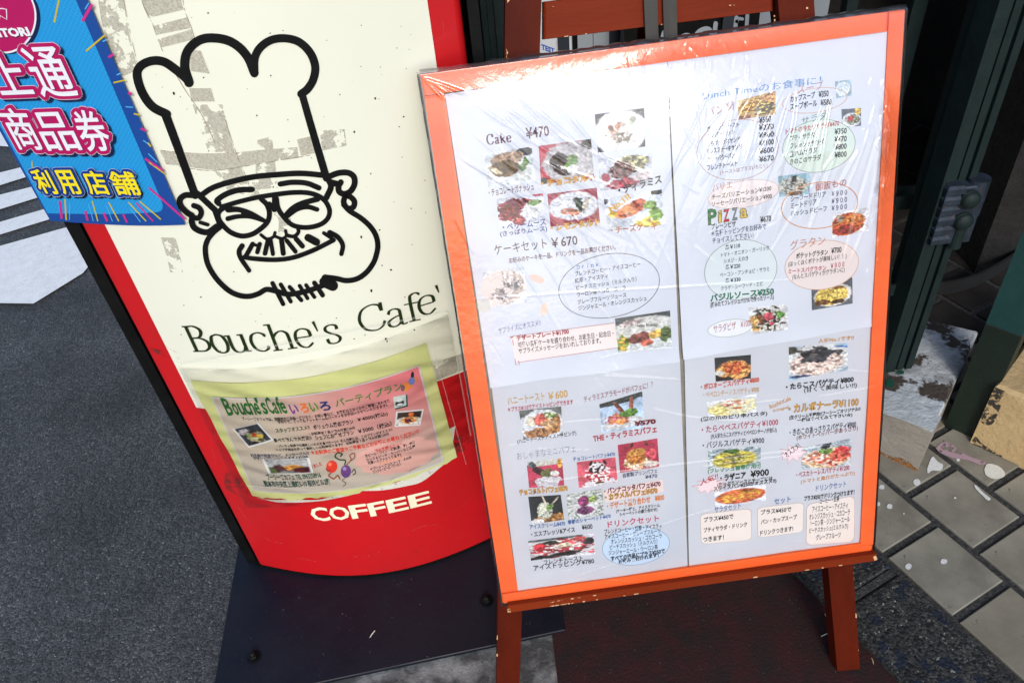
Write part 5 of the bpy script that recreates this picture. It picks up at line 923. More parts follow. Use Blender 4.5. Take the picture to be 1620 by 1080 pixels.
t4('オススメ!', 1245, 723, 1267, 706, 8, (40, 40, 46), .0, rot=True); t4('・ペスカトーレスパゲティ¥1200', 1259, 755.5, 1344, 744, 8, (188, 66, 92), .004); t4('(トマトと魚介がたっぷり)', 1267, 766, 1352.6, 752.5, 6.5, (220, 150, 84), .006)
def rbox(q, r=.12, c=(222, 214, 210)):
    cc = inv4(BD, q); 
    def bil(u, v): return (cc[0] * (1 - u) + cc[1] * u) * (1 - v) + (cc[3] * (1 - u) + cc[2] * u) * v
    pts = []
    for (cx, cy, a0) in ((1 - r, r, -90), (1 - r, 1 - r, 0), (r, 1 - r, 90), (r, r, 180)):
        for k_ in range(7): a = math.radians(a0 + k_ * 15); pts.append(bil(cx + r * math.cos(a), cy + r * math.sin(a)))
    pts = np.array(pts); ctr = bil(.5, .5); n = len(pts); rings = [ctr + (pts - ctr) * t for t in (0.35, 0.7, 1.0)]
    V = np.vstack([[ctr]] + rings); F = [(0, 1 + i, 1 + (i + 1) % n) for i in range(n)] + [(1 + k_ * n + i, 1 + (k_ + 1) * n + i, 1 + (k_ + 1) * n + (i + 1) % n, 1 + k_ * n + (i + 1) % n) for k_ in range(2) for i in range(n)]
    I4.add(BD.pos(V[:, 0], V[:, 1], a4 + .00004), F, lin(c))
    o2 = ctr + (pts - ctr) * 0.988; I4.add(BD.pos(np.r_[pts[:, 0], o2[:, 0]], np.r_[pts[:, 1], o2[:, 1]], a4 + .00008), [(i, (i + 1) % n, n + (i + 1) % n, n + i) for i in range(n)], lin((170, 140, 120)))
rbox([(1107, 812), (1188, 803), (1189, 853), (1109, 860)]); rbox([(1197.5, 802), (1271.6, 794), (1270.6, 841), (1198.5, 850)]); rbox([(1276, 797), (1352, 783), (1350.6, 855), (1275, 862)])
for s, x0, y0, x1, y1 in (('プラス¥450で', 1113.6, 825.5, 1160, 819.5), ('プティサラダ・ドリンク', 1113.6, 842, 1181.7, 832.5), ('つきます！', 1112.6, 857, 1145, 853), ('プラス¥450で', 1204, 814, 1252, 809), ('パン・カップスープ', 1204, 829.5, 1261, 821.5), ('ドリンクつきます!', 1203, 847, 1255, 840)): t4(s, x0, y0, x1, y1, 6.5, blk, .01)
for s, x0, y0, x1, y1, h, b in (('プラス¥250でドリンクつけれます！', 1272.6, 792.5, 1351.6, 782, 6.5, .02), ('コーヒー・紅茶', 1297, 797.5, 1328, 792.5, 7, .004), ('アイスコーヒー・アイスティ', 1285.4, 811, 1341, 803.5, 8, .0), ('オレンジスカッシュ・コカコーラ', 1280.5, 823, 1344, 814, 8, 0), ('ウーロン茶・ジンジャーエール', 1280.5, 833.5, 1343.7, 824.5, 8, 0), ('ピーチスカッシュ(ミルク入り)', 1280.5, 845, 1341, 836, 8, 0), ('グレープフルーツ', 1291, 854.5, 1329.5, 849, 7.5, 0)): t4(s, x0, y0, x1, y1, h, (44, 42, 50), b)
def star(cx, hx, hy, n, c):
    pts = []
    for i in range(2 * n):
        a = math.pi * i / n; r = 1.0 if i % 2 == 0 else 0.62; r *= 1 + 0.18 * math.sin(i * 2.3); pts.append((cx[0] + hx * r * math.cos(a), cx[1] + hy * r * math.sin(a) - hx * r * math.cos(a) * .14))
    pts.append(pts[0]); P_ = np.array([BD.inv(*p) for p in pts[:-1]]); I4.add(BD.pos(P_[:, 0], P_[:, 1], a4 + .00003), [tuple(range(len(P_)))], lin((228, 208, 214)))
    stroke(I4, BD, pts, .7, a4 + .00007, lin(c), smooth=False, caps=False)
star((1123, 768), 27, 12, 11, (190, 130, 120)); star((1254, 716), 23, 14, 10, (170, 130, 130))
photo(BD, sh4, [(1130, 565.6), (1187.7, 560.6), (1187.7, 598), (1132, 603)], (44, 46, 52), [(.52, .58, .48, .42, 0, (206, 140, 72), .08, (232, 176, 100)), (.5, .5, .34, .26, 0, (188, 74, 40), .4, (226, 130, 70)), (.12, .66, .14, .1, 0, (216, 216, 206), .2), (.2, .92, .3, .1, 0, (50, 40, 40), .3)], 51, a4)
photo(BD, sh4, [(1117.5, 636), (1196.5, 623), (1196.5, 652.5), (1121.5, 660)], (214, 222, 238), [(.5, .55, .54, .46, 0, (218, 220, 196), .12, (228, 214, 140)), (.22, .65, .2, .3, 0, (222, 206, 120), .3), (.5, .3, .26, .22, -10, (222, 140, 100), .5, (230, 226, 226)), (.62, .62, .1, .06, 20, (206, 96, 60), .3)], 52, a4, fade=.12)
photo(BD, sh4, [(1248, 549), (1341, 543), (1341, 585), (1249, 603)], (140, 176, 206), [(.5, .5, .62, .56, 0, (212, 216, 220), .03), (.48, .58, .46, .4, 0, (206, 176, 166), .05, (226, 206, 196)), (.5, .24, .34, .2, 4, (44, 48, 58), .5, (90, 84, 84)), (.55, .4, .12, .24, 10, (60, 62, 70), .6), (.35, .42, .2, .08, -10, (80, 80, 86), .6), (.02, .1, .14, .12, 0, (70, 70, 60), .2), (.92, .1, .14, .03, 12, (50, 100, 176), .05), (.2, .93, .2, .04, 8, (50, 66, 110), .05)], 53, a4, n=(64, 44))
photo(BD, sh4, [(1120.5, 712), (1203.5, 705), (1203.5, 736), (1120.5, 744)], (196, 208, 214), [(.5, .5, .7, .7, 0, (196, 208, 214), 0, (120, 140, 150)), (.5, .55, .42, .42, 0, (186, 172, 60), .1, (214, 196, 90)), (.52, .5, .22, .2, 0, (112, 110, 66), .5, (180, 170, 80)), (.46, .16, .16, .12, 0, (80, 120, 56), .4)], 54, a4, n=(56, 34))
photo(BD, sh4, [(1267, 708), (1347.6, 693), (1346.7, 737), (1267.6, 742)], (190, 204, 212), [(.5, .5, .7, .7, 0, (190, 206, 214), 0, (140, 156, 170)), (.5, .6, .48, .4, 0, (216, 172, 120), .1, (226, 200, 160)), (.78, .5, .2, .26, 0, (206, 56, 62), .3, (220, 110, 80)), (.25, .5, .22, .2, 0, (222, 130, 104), .4, (236, 226, 220)), (.55, .78, .26, .16, 0, (214, 80, 62), .3, (230, 200, 180)), (.5, .32, .14, .12, 0, (112, 160, 70), .5), (.5, .1, .1, .12, 0, (40, 48, 66), .3)], 55, a4, n=(56, 38))
las = photo(BD, sh4, [(1130, 778), (1211, 764), (1212, 791), (1132, 802)], (214, 222, 240), [(.5, .5, .5, .44, -4, (206, 96, 56), .05), (.48, .5, .4, .3, -4, (228, 168, 60), .3, (214, 110, 62))], 56, a4, n=(50, 26))
run_text()
for mb_, s_ in ((I1, sh1), (I2, sh2), (I3, sh3), (I4, sh4)): mb_.build('printed_text', M['ink'], s_)
ink.build('printed_lettering', M['ink'], poster); ft.build('printed_text', M['ink'], inner); cof.build('coffee_lettering', M['ink'], panel)

# ------------------------------------------------------------------ cling wrap
W_, H_ = BD.W, BD.H; NU, NV = 400, 540
u = np.linspace(-0.0015, W_ + 0.0015, NU); v = np.linspace(-0.0015, H_ + 0.0015, NV); UU, VV = np.meshgrid(u, v)
h = np.full(UU.shape, 0.0048)
r_ = np.random.default_rng(3)
def vn2(sx, sy, seed, ang=0.0):
    a = math.radians(ang); X = UU * math.cos(a) + VV * math.sin(a) + 1; Y = -UU * math.sin(a) + VV * math.cos(a) + 1
    return vnoise((X * sx).ravel() / 1.0, (Y * sy).ravel() / 1.0, 1.0, seed).reshape(UU.shape) - 0.5
h += 0.0016 * vn2(7, 5, 1) + 0.0008 * vn2(26, 12, 2, 35) + 0.0004 * vn2(60, 22, 3, -30)
def ridge(p, q, w, amp, bend=0.0):
    global h
    A_, B_ = BD.inv(*p), BD.inv(*q); d = B_ - A_; L = np.linalg.norm(d); d /= L; n_ = np.array([-d[1], d[0]])
    s = (UU - A_[0]) * d[0] + (VV - A_[1]) * d[1]; t = (UU - A_[0]) * n_[0] + (VV - A_[1]) * n_[1] - bend * L * np.clip(s / L, 0, 1) * (1 - np.clip(s / L, 0, 1)) * 4
    env = np.clip(s / L / .15, 0, 1) * np.clip((1 - s / L) / .25, 0, 1); env = env * env * (3 - 2 * env)
    h += 1.5 * amp * np.exp(-(t / w) ** 2) * env * np.cos(t / w * 1.1)
def many(n, box_, ang, spread, ln, w, amp, seed):
    rr = np.random.default_rng(seed)
    for _ in range(n):
        x = rr.uniform(box_[0], box_[2]); y = rr.uniform(box_[1], box_[3]); a = math.radians(ang + rr.normal() * spread); l = rr.uniform(*ln)
        ridge((x, y), (x + l * math.cos(a), y + l * math.sin(a)), rr.uniform(*w), rr.uniform(*amp) * rr.choice([1, 1, -.6]), rr.normal() * .03)
K = 1e-3
many(26, (715, 150, 900, 300), 42, 9, (60, 230), (.0009, .0022), (.0004, .0011), 1)       # from the upper left corner
many(16, (760, 200, 980, 420), 48, 10, (60, 200), (.0008, .0018), (.0003, .0009), 2)
many(34, (1090, 110, 1390, 230), 112, 7, (60, 260), (.0009, .0024), (.0005, .0013), 3)     # long folds at the upper right
many(34, (1060, 105, 1260, 340), 100, 24, (25, 110), (.0006, .0014), (.0003, .0008), 4)
many(40, (1360, 120, 1398, 420), 85, 28, (10, 46), (.0006, .0014), (.0006, .0013), 5)      # crumpled right edge
many(18, (980, 58, 1180, 100), 95, 16, (12, 44), (.0006, .0012), (.0004, .0009), 6)        # top edge
many(12, (700, 330, 1100, 560), 70, 40, (30, 120), (.0006, .0014), (.0002, .0006), 7)
many(14, (780, 560, 1340, 860), -6, 9, (60, 260), (.0005, .0011), (.0002, .0006), 8)       # faint cross folds below
many(12, (780, 560, 1340, 880), 60, 35, (20, 90), (.0005, .0011), (.0002, .0005), 9)
many(16, (820, 905, 1330, 935), -9, 5, (50, 190), (.0006, .0013), (.0004, .0009), 10)
ridge((668, 122), (742, 150), .0014, .0014); ridge((668, 122), (720, 152), .0012, .0012); ridge((668, 122), (705, 160), .0012, .0011)
ridge((745, 470), (1290, 430), .0008, .0008); ridge((830, 760), (1380, 690), .0008, .0007); ridge((1090, 735), (1350, 700), .0008, .0006)
edge = np.minimum(np.minimum(UU + 0.0015, W_ + 0.0015 - UU), np.minimum(VV + 0.0015, H_ + 0.0015 - VV))
cxx, cyy = BD.inv(1210, 235)
h += 0.021 * np.exp(-((UU - cxx) / 0.14) ** 2) * np.exp(-(np.clip(cyy - VV, 0, None) / 0.16) ** 2) * np.clip((H_ - 0.004 - VV) / (H_ - cyy), 0, 1) ** 0.8
top_pull = np.clip((VV - (H_ - 0.085)) / 0.085, 0, 1)
h += 0.0022 * (1 - top_pull ** 2) * np.clip(VV / 0.05, 0, 1)
k_ = np.clip(edge / 0.02, 0, 1); h = 0.0042 * (1 - k_) + h * k_ + 0.0003 * (1 - k_); h = np.maximum(h, 0.0040)
h = np.where(edge < 0.0008, -0.011, h)
P = BD.pos(UU, VV, h).reshape(-1, 3)
idx = np.arange(NU * NV).reshape(NV, NU); q = np.stack([idx[:-1, :-1], idx[:-1, 1:], idx[1:, 1:], idx[1:, :-1]], -1).reshape(-1, 4)
me = bpy.data.meshes.new('plastic_wrap'); base_ = BD.pos(W_ / 2, 0.0); me.vertices.add(len(P)); me.vertices.foreach_set('co', (P - base_).ravel())
me.loops.add(q.size); me.loops.foreach_set('vertex_index', q.ravel()); me.polygons.add(len(q)); me.polygons.foreach_set('loop_start', np.arange(0, q.size, 4)); me.polygons.foreach_set('loop_total', np.full(len(q), 4))
me.materials.append(M['wrap_film']); me.update(calc_edges=True); me.polygons.foreach_set('use_smooth', [True] * len(q)); me.validate()
wrap = bpy.data.objects.new('plastic_wrap', me); COL.objects.link(wrap); wrap.location = base_; wrap['_b'] = [float(x) for x in base_]
tag(wrap, 'wrinkled clear plastic wrap stretched over the orange-framed menu board', 'plastic wrap')
# bunched wrap folded round the rim
mb = MB(); rr = np.random.default_rng(5)
def rim(p, q, n, amp, off0, dep):
    A_, B_ = BD.inv(*p), BD.inv(*q); t = np.linspace(0, 1, n); c = A_ + (B_ - A_) * t[:, None]; d = (B_ - A_); nn = np.array([-d[1], d[0]]) / np.linalg.norm(d)
    prof = [(0.0, off0), (1.0, off0 * .3), (1.1, -dep * .5), (.4, -dep)]
    V = []; wv = amp * (0.6 + 0.4 * np.interp(t * 60, np.arange(62), rr.random(62)))
    for s_, o_ in prof: ab = c + nn * (wv * s_)[:, None]; V.append(BD.pos(ab[:, 0], ab[:, 1], o_ + 0.0005 * np.interp(t * 80, np.arange(82), rr.random(82))))
    mb.add(np.vstack(V), [(k2 * n + i, k2 * n + i + 1, (k2 + 1) * n + i + 1, (k2 + 1) * n + i) for k2 in range(3) for i in range(n - 1)])
rim((664, 118), (1432, 15), 160, 0.0042, 0.0042, 0.012); rim((795, 954), (664, 118), 160, 0.0028, 0.0042, 0.012); rim((1432, 15), (1380, 873), 160, 0.0016, 0.0046, 0.012)
mb.build('folded_edge', M['wrap_edge'], wrap, smooth=True)

# ------------------------------------------------------------------ painted plinth blocks, posts and gate on the right
zb = 0.10
cF = G(1476, 681, zb); 
blockP = [G(1330, 618, zb), cF, G(1549, 523, zb), G(1450, 499, zb), G(1340, 460, zb)]
blk_t = thing('plinth_block', G(1448, 757), 'low white painted concrete plinth with peeling brown top, under the grooved green gate post', 'plinth')
mb = MB(); prism(mb, blockP, (0, 0, -zb - 0.0), 0.004); o = mb.build('plinth_body', [M['block_side'], M['white_block'], M['block_top']], blk_t)
bm = bmesh.new(); bm.from_mesh(o.data); bmesh.ops.recalc_face_normals(bm, faces=bm.faces)
for f_ in bm.faces:
    if f_.normal.z > 0.5: f_.material_index = 2
bm.to_mesh(o.data); bm.free()
# lighter painted band along the front of the top
bandP = [G(1330, 592, zb + .0006), G(1404, 617, zb + .0006), G(1426, 622, zb + .0006), G(1490, 660, zb + .0006), G(1477.5, 679, zb + .0006), G(1470, 678.5, zb + .0006), G(1396, 653.5, zb + .0006), G(1330, 630, zb + .0006)]
me_obj('paint_band', bandP, [tuple(range(8))], M['white_block'], blk_t)
for i_, (x, y, rx, ry) in enumerate(((1408, 606, 8, 7), (1436, 575, 8, 6), (1440, 556, 9, 7), (1449, 543, 7, 6), (1425, 589, 6, 4))):
    pts = [(x + rx * math.cos(t) * random.uniform(.7, 1.2), y + ry * math.sin(t) * random.uniform(.7, 1.2)) for t in np.arange(9) * 2 * math.pi / 9]
    P = np.array([G(a_, b_, zb + .0012 + .0002 * i_) for a_, b_ in pts]); me_obj('green_paint_flake', P, [tuple(range(9))], M['green_chip'], blk_t)
# rust along the foot of the block front
fA, fB = G(1390, 744), G(1448, 757); fn = np.array([(cF - blockP[0])[1], -(cF - blockP[0])[0], 0]); fn /= np.linalg.norm(fn)
if fn[1] > 0: fn = -fn
mb = MB(); A_ = blockP[0].copy(); B_ = cF.copy(); A_[2] = 0; B_[2] = 0; n = 20; V = [A_ + (B_ - A_) * t + fn * .0006 + [0, 0, .006] for t in np.linspace(0.0, 1, n)] + [A_ + (B_ - A_) * t + fn * .0006 + [0, 0, .017 + .004 * math.sin(t * 17)] for t in np.linspace(0.0, 1, n)]
mb.add(V, [(i, i + 1, n + i + 1, n + i) for i in range(n - 1)]); mb.build('rust_stain', M['rust'], blk_t)

# narrow upright green post beside the block
pA, pB = G(1492, 678), G(1541, 700); d_ = pB - pA; d_[2] = 0; n_ = np.array([-d_[1], d_[0], 0]); n_ /= np.linalg.norm(n_); n_ *= np.sign(n_[1])
post = thing('gate_post', pA, 'square dark green metal post with a teal painted upper half, standing between the two plinths', 'post')
def upright(name, a_, dvec, depth, z0, z1, m, parent, ch=0.0015):
    a_ = np.array(a_, float); b_ = a_ + dvec; P_ = [np.array([*a_[:2], z1]), np.array([*b_[:2], z1]), np.array([*(b_ + n_ * depth)[:2], z1]), np.array([*(a_ + n_ * depth)[:2], z1])]
    return rect_solid(name, P_, (0, 0, z0 - z1), m, parent, ch=ch)
zt1 = None
# height where the teal coat starts: the pixel (1559, 510) on the post's front edge
v_ = ray(1559, 511); tt = (pA[1] - CAM[1]) / v_[1]; zteal = CAM[2] + v_[2] * tt
upright('post_body', pA, d_, 0.05, 0.004, zteal, M['dark_green'], post); upright('teal_coat', pA, d_, 0.05, zteal, 1.55, M['teal_paint'], post)
# ochre plinth
cO = G(1532, 705); rO = G(1618, 745); dO = rO - cO; cO2 = cO + dO * 2.2
t_ = ray(1612, 553); 
ochre = thing('ochre_plinth', cO, 'rough ochre painted concrete plinth with flaking edge, at the right edge of the picture', 'plinth')
perp = np.array([-dO[1], dO[0], 0]); perp /= np.linalg.norm(perp); perp *= np.sign(perp[1])
zO = 0.135
P_ = [cO + [0, 0, zO], cO2 + [0, 0, zO], cO2 + perp * .3 + [0, 0, zO], cO + perp * .3 + [0, 0, zO]]
mb = MB(); prism(mb, P_, (0, 0, -zO + .0), 0.005); o = mb.build('plinth_body', [M['ochre'], M['cream_chip']], ochre)
bm = bmesh.new(); bm.from_mesh(o.data); bmesh.ops.recalc_face_normals(bm, faces=bm.faces); bm.to_mesh(o.data); bm.free()
def on_face(pA_, dv, nrm, pts, off):
    """points on an upright face given as pixels"""
    out = []
    for x, y in pts:
        v__ = ray(x, y); k__ = ((pA_ + nrm * off - CAM) @ nrm) / (v__ @ nrm); out.append(CAM + v__ * k__)
    return np.array(out)
fnO = -perp
def face_patch(name, pts, m, parent, off):
    P2 = on_face(cO, dO, fnO, catmull(pts + [pts[0]], 5)[:-1], off); P2[:, 2] = np.clip(P2[:, 2], .002, zO - .003); return me_obj(name, P2, [tuple(range(len(P2)))], m, parent)
face_patch('flaked_edge', [(1596, 560), (1606, 572), (1604, 590), (1592, 612), (1584, 640), (1572, 668), (1560, 672), (1552, 664), (1562, 640), (1576, 606), (1586, 580)], M['black_flake'], ochre, .0008)
face_patch('flaked_edge', [(1536, 700), (1545, 690), (1552, 700), (1570, 712), (1586, 722), (1566, 722), (1548, 712)], M['black_flake'], ochre, .0008)
face_patch('cream_coat', [(1600, 556), (1612, 546), (1640, 530), (1660, 560), (1634, 572), (1614, 563)], M['cream_chip'], ochre, .0010)

# grooved gate post standing on the white block, with hinge, rail stubs and bars
gA, gB = G(1400, 591, zb), G(1441, 583, zb); gd = gB - gA; gw = np.linalg.norm(gd); gd /= gw; gn = np.array([-gd[1], gd[0], 0]); gn *= np.sign(gn[1])
gate = thing('gate', gA, 'dark green metal gate with a grooved post, hinge bracket and bars in the doorway', 'gate')
def gbox(name, a0, a1, y0, y1, z0, z1, m, ch=0.0012, sub=None):
    P2 = [gA + gd * a0 + gn * y0, gA + gd * a1 + gn * y0, gA + gd * a1 + gn * y1, gA + gd * a0 + gn * y1]; P2 = [np.array([p[0], p[1], z1]) for p in P2]
    return rect_solid(name, P2, (0, 0, z0 - z1), m, sub or gate, ch=ch)
GZ = 1.75; w = gw
gbox('post_core', .0, w, .010, .05, zb + .0005, GZ, M['green_metal']); gbox('post_rib', -.001, w * .36, 0, .011, zb + .001, GZ - .002, M['green_metal'], .003); gbox('post_rib', w * .46, w * .70, .002, .011, zb + .001, GZ - .002, M['green_metal'], .002); gbox('post_rib', w * .78, w + .001, 0, .011, zb + .001, GZ - .002, M['green_metal'], .002)
gbox('post_flange', -.006, -.0015, -.004, .03, zb + .001, GZ, M['green_metal'], .001)
# bars further back at given pixels of the top edge
def bar_at(px, py, Y, wpx, name='bar', m=None, z0=0.01, parent=None, dep=.02):
    a_ = Vy(px, py, Y); b_ = Vy(px + wpx, py, Y); P2 = [np.array([a_[0], Y, GZ]), np.array([b_[0], Y, GZ]), np.array([b_[0], Y + dep, GZ]), np.array([a_[0], Y + dep, GZ])]
    return rect_solid(name, P2, (0, 0, z0 - GZ), m or M['green_metal'], parent or gate, ch=.002)
bar_at(1442, 20, 1.02, 22); bar_at(1340, 10, 1.10, 17)
# rail between bar and post: a hollow channel seen from above
def rail(px0, py0, px1, py1, Y, hh, name='rail'):
    a_, b_ = Vy(px0, py0, Y), Vy(px1, py1, Y); z = (a_[2] + b_[2]) / 2; mb_ = MB()
    for (ya, yb, za, zc) in ((0, .0035, -hh, 0), (.0265, .030, -hh, 0), (.0035, .0265, -hh, -hh + .003)): box(mb_, (a_[0], Y + ya, z + za), (b_[0], Y + yb, z + zc), .0008)
    return mb_.build(name, M['green_metal'], gate)
rail(1385, 312, 1462, 312, .95, .022); rail(1385, 452, 1428, 452, .90, .02)
# hinge bracket with corrugated side and two knobs on the post
hz = lambda y: None
cH = Vy(1512, 330, float(gA[1]) + .005); hb_ = gate
hin = MB()
c0 = Vy(1496, 338, float(gA[1]) - .004)
for i_ in range(6):
    zc = c0[2] + 0.040 - i_ * 0.0155; box(hin, (c0[0] - .014, c0[1] - .010, zc - .0055), (c0[0] + .012, c0[1] + .018, zc + .0055), .0035)
box(hin, (c0[0] - .012, c0[1] - .006, c0[2] - .046), (c0[0] + .042, c0[1] + .016, c0[2] + .042), .002)
bmH = hin.build('hinge_bracket', M['hinge_metal'], gate)
for (x, y) in ((1536, 317), (1525, 351)):
    c_ = Vy(x, y, float(c0[1]) - .012); mbk = MB(); rr_ = .0125
    V = []; F = []; seg = 16; rs = 8
    for i_ in range(rs + 1):
        a = math.pi / 2 * i_ / rs
        V += [(c_[0] + rr_ * math.cos(a) * math.cos(2 * math.pi * k2 / seg), c_[1] - rr_ * .6 * math.sin(a), c_[2] + rr_ * math.cos(a) * math.sin(2 * math.pi * k2 / seg)) for k2 in range(seg)]
    for i_ in range(rs):
        for k2 in range(seg): F.append((i_ * seg + k2, i_ * seg + (k2 + 1) % seg, (i_ + 1) * seg + (k2 + 1) % seg, (i_ + 1) * seg + k2))
    mbk.add(V, F); tube(mbk, [c_, c_ + [0, .01, 0]], rr_, 16); mbk.build('bolt_knob', M['green_metal'], bmH, smooth=True)
cc_ = Vy(1549, 285, float(c0[1]) + .006); mbk = MB(); tube(mbk, [cc_ - [0, 0, .05], cc_ + [0, 0, .004]], .014, 20); mbk.build('hinge_pin', M['hinge_metal'], bmH)
cc_ = Vy(1512, 378, float(c0[1]) - .002); mbk = MB(); tube(mbk, [cc_ - [0, 0, .012], cc_ + [0, 0, .02]], .009, 14); mbk.build('hinge_spigot', M['green_metal'], bmH)
# rubber draught strip on the floor inside the doorway
mb = MB(); pts = [G(x, y, .03) for x, y in ((1440, 464), (1490, 466), (1530, 458), (1562, 444), (1600, 420), (1660, 372))]
c = catmull(pts, 8); V = []
for p in c: V += [p, p + [0, 0, .028]]
mb.add(V, [(2 * i, 2 * i + 2, 2 * i + 3, 2 * i + 1) for i in range(len(c) - 1)]); V2 = [np.array(p) + [0, .006, 0] for p in V]
mb.add(V2, [(2 * i, 2 * i + 2, 2 * i + 3, 2 * i + 1) for i in range(len(c) - 1)]); n2 = len(V); mb.add(V + V2, [(2 * i + 1, 2 * i + 3, n2 + 2 * i + 3, n2 + 2 * i + 1) for i in range(len(c) - 1)])
tag(mb.build('rubber_strip', M['rubber']), 'curved black rubber strip standing on the shaded tiles behind the grooved gate post', 'rubber strip')

# doorway behind everything on the right, its shade put into near-black walls
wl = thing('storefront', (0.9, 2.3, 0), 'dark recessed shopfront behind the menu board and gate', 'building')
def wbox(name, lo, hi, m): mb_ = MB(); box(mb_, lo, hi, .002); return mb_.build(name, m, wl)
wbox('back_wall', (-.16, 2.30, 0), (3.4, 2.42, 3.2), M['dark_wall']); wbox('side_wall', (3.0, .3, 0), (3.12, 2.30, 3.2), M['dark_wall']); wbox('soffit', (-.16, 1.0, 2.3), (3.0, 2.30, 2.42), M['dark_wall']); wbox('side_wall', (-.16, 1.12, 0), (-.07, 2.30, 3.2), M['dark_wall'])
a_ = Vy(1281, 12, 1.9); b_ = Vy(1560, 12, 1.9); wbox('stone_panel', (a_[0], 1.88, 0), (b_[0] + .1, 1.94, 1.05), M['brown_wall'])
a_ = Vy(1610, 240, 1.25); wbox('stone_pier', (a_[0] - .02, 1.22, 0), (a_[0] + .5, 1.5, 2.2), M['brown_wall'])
# shutter leaf beside the sign
lf = thing('shutter', (0.0, 1.02, 0), 'dark ribbed metal shutter edge between the red sign and the easel', 'shutter')
for (x0, x1, Y, m) in ((690, 762, 1.10, M['dark_wall']), (761, 769, 1.04, M['green_metal']), (771, 780, 1.05, M['green_metal']), (782, 791, 1.04, M['green_metal']), (793, 830, 1.06, M['green_metal'])):
    a_, b_ = Vy(x0, 20, Y), Vy(x1, 20, Y); mb_ = MB(); box(mb_, (a_[0], Y, .02), (b_[0], Y + .02, 1.7), .002); mb_.build('shutter_rib' if m is not M['dark_wall'] else 'shutter_panel', m, lf)
a_, b_ = Vy(760, 20, 1.06), Vy(832, 20, 1.06); mb_ = MB(); box(mb_, (a_[0], 1.062, .02), (b_[0], 1.08, 1.69), .001); mb_.build('shutter_back', M['slate'], lf)
# small boards standing further back, seen through the easel
Yw = 1.62
def vb(name, x0, y0, x1, y1, Y, m, parent, th=.01):
    a_, b_ = Vy(x0, y1, Y), Vy(x1, y0, Y); mb_ = MB(); box(mb_, (a_[0], Y, max(0.0, min(a_[2], b_[2]))), (b_[0], Y + th, max(a_[2], b_[2])), .0008); return mb_.build(name, m, parent)
a_ = Vy(900, 80, Yw); wsn = thing('white_signboard', (a_[0], Yw, 0), 'pale signboard with blue print and dark stripes, seen through the gap under the easel crossbar', 'sign')
def upb(name, x0, x1, Y, m, parent, z1=.9, th=.01):
    a2_, b2_ = Vy(x0, 75, Y), Vy(x1, 75, Y); mb_ = MB(); box(mb_, (a2_[0], Y, .01), (b2_[0], Y + th, z1), .0008); return mb_.build(name, m, parent)
upb('white_panel', 842, 886, Yw, M['white_panel'], wsn); upb('dark_stripe', 883, 901, Yw - .008, M['slate'], wsn); upb('white_panel', 901, 906, Yw, M['white_panel'], wsn); upb('dark_stripe', 906, 914, Yw - .008, M['black_metal'], wsn)
upb('grey_panel', 914, 938, Yw, M['grey_panel'], wsn); upb('grey_panel', 939, 966, Yw, M['grey_panel'], wsn); upb('dark_stripe', 964.5, 981, Yw - .008, M['slate'], wsn); upb('grey_panel', 981, 990, Yw, M['grey_panel'], wsn)
class Wall(Surf):
    def __init__(s, Y): s.Y = Y
    def inv(s, px, py, off=0.0): p = Vy(px, py, s.Y); return np.array([p[0], p[2]])
    def pos(s, a, b, off=0.0): a = np.asarray(a, float); b = np.asarray(b, float); return np.stack([a, np.full_like(a, s.Y) - off, b], -1)
WL = Wall(Yw); JOBS.clear(); bt = MB()
text(bt, WL, 'TEST', 857, 78, 877, 85, 8, (40, 90, 190), 0.04, off=.001)
a_ = Vy(1080, 60, 1.5); bsn = thing('black_signboard', (a_[0], 1.5, 0), 'black signboard with pale round lettering, seen above the middle of the menu board', 'sign')
upb('black_panel', 987, 1141, 1.5, M['black_metal'], bsn, .8); upb('dark_stripe', 1140, 1157, 1.49, M['slate'], bsn, .8); upb('black_panel', 1157, 1196, 1.5, M['black_metal'], bsn, .8); upb('grey_panel', 1196, 1300, 1.56, M['grey_panel'], bsn, .85)
W2 = Wall(1.5); sm = MB(); gc = lin((150, 156, 162))
for pts, w in (([(1046, 70), (1048, 56), (1050, 50)], 5), ([(1070, 80), (1074, 62), (1082, 56), (1090, 56), (1097, 66)], 6), ([(1098, 74), (1101, 56), (1110, 47), (1121, 46), (1127, 56)], 7), ([(1130, 60), (1131, 46), (1132, 37)], 7), ([(1160, 60), (1163, 40), (1165, 28)], 7), ([(1163, 38), (1168, 30), (1174, 30)], 5), ([(1180, 58), (1181, 40), (1182, 24)], 6)):
    stroke(sm, W2, pts, w, .0015, gc)
sm.build('pale_lettering', M['ink'], bsn)
run_text(); bt.build('blue_print', M['ink'], wsn)
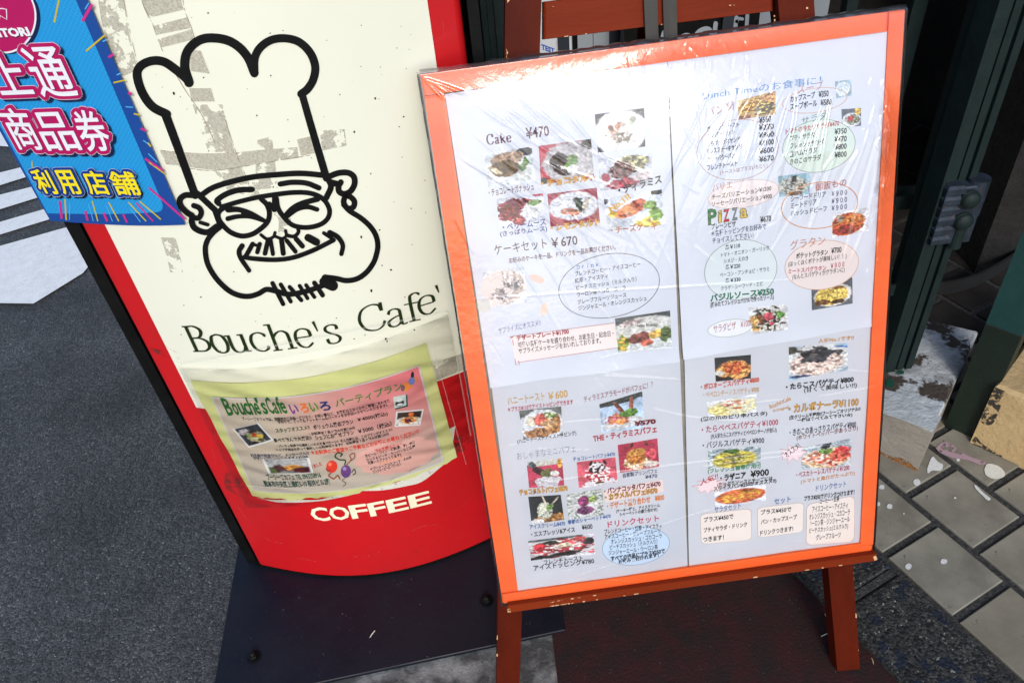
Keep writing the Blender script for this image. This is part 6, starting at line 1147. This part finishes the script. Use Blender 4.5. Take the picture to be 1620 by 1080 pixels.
# the street opposite and behind the camera is left open, without buildings
# (sun and sky alone light the scene from that side)
# ------------------------------------------------------------------ small litter
def litter(px0, py0, px1, py1, r, z, m, label):
    mb_ = MB(); a_, b_ = G(px0, py0, z), G(px1, py1, z); mid = (a_ + b_) / 2 + [0, 0, .001]; tube(mb_, [a_, mid, b_], [r, r, r * .5], 6); tag(mb_.build('twig', m), label, 'twig')
litter(593, 997, 585, 1008, .0007, SZ0 + .0012, M['raw_wood'] if False else M['cream_plastic'], 'tiny pale straw lying on the dark steel base plate')
litter(1299, 1006, 1311, 1001, .0006, .0045, M['cream_plastic'], 'thin pale straw on the red paving left of the right easel leg')
litter(1305, 970, 1309, 981, .0007, .0045, M['ochre'], 'yellowish twig lying between the easel legs near the granite strip')
litter(1379, 1040, 1382, 1050, .0007, .012, M['ochre'], 'yellow-brown twig beside the foot of the right easel leg')

def grit(name, px0, py0, px1, py1, z, n, m, s0=.0004, s1=.0013, test=None):
    mb_ = MB()
    for _ in range(n):
        x, y = random.uniform(px0, px1), random.uniform(py0, py1)
        if test and not test(x, y): continue
        c_ = G(x, y, z); s_ = random.uniform(s0, s1) * random.choice([.6, .8, 1]); a_ = random.random() * 6
        q_ = [(c_[0] + s_ * random.uniform(.6, 1.2) * math.cos(a_ + i_ * math.pi / 2), c_[1] + s_ * random.uniform(.6, 1.2) * math.sin(a_ + i_ * math.pi / 2), z + 0) for i_ in range(4)]
        mb_.add(q_ + [(c_[0], c_[1], z + s_ * .9)], [(0, 1, 4), (1, 2, 4), (2, 3, 4), (3, 0, 4)])
    return mb_.build(name, m, kind='stuff')
tag(grit('grit', 360, 900, 860, 1075, SZ0 + .0001, 120, M['grit'], s1=.001, test=lambda x, y: G(x, y, SZ0)[1] > front(G(x, y, SZ0)[0]) and G(x, y, SZ0)[1] < SG.cy(G(x, y, SZ0)[0]) and G(x, y, SZ0)[0] < .028 and G(x, y, SZ0)[0] > xl), 'fine pale grit scattered on the dark steel base plate', 'grit')
tag(grit('grit', 860, 930, 1330, 1080, .0031, 170, M['grit'], s1=.0011, test=lambda x, y: (G(x, y, .003)[:2] - B0) @ e2 < -.13 and G(x, y, 0)[0] > .03), 'fine grit scattered on the dark red paving under the easel', 'grit')
tag(grit('grit', 1390, 700, 1640, 1080, .0096, 60, M['rubber'], s1=.0009), 'dark crumbs of dirt on the pale pavement tiles', 'grit')
for o in list(bpy.data.objects):
    if '_b' in o: del o['_b']
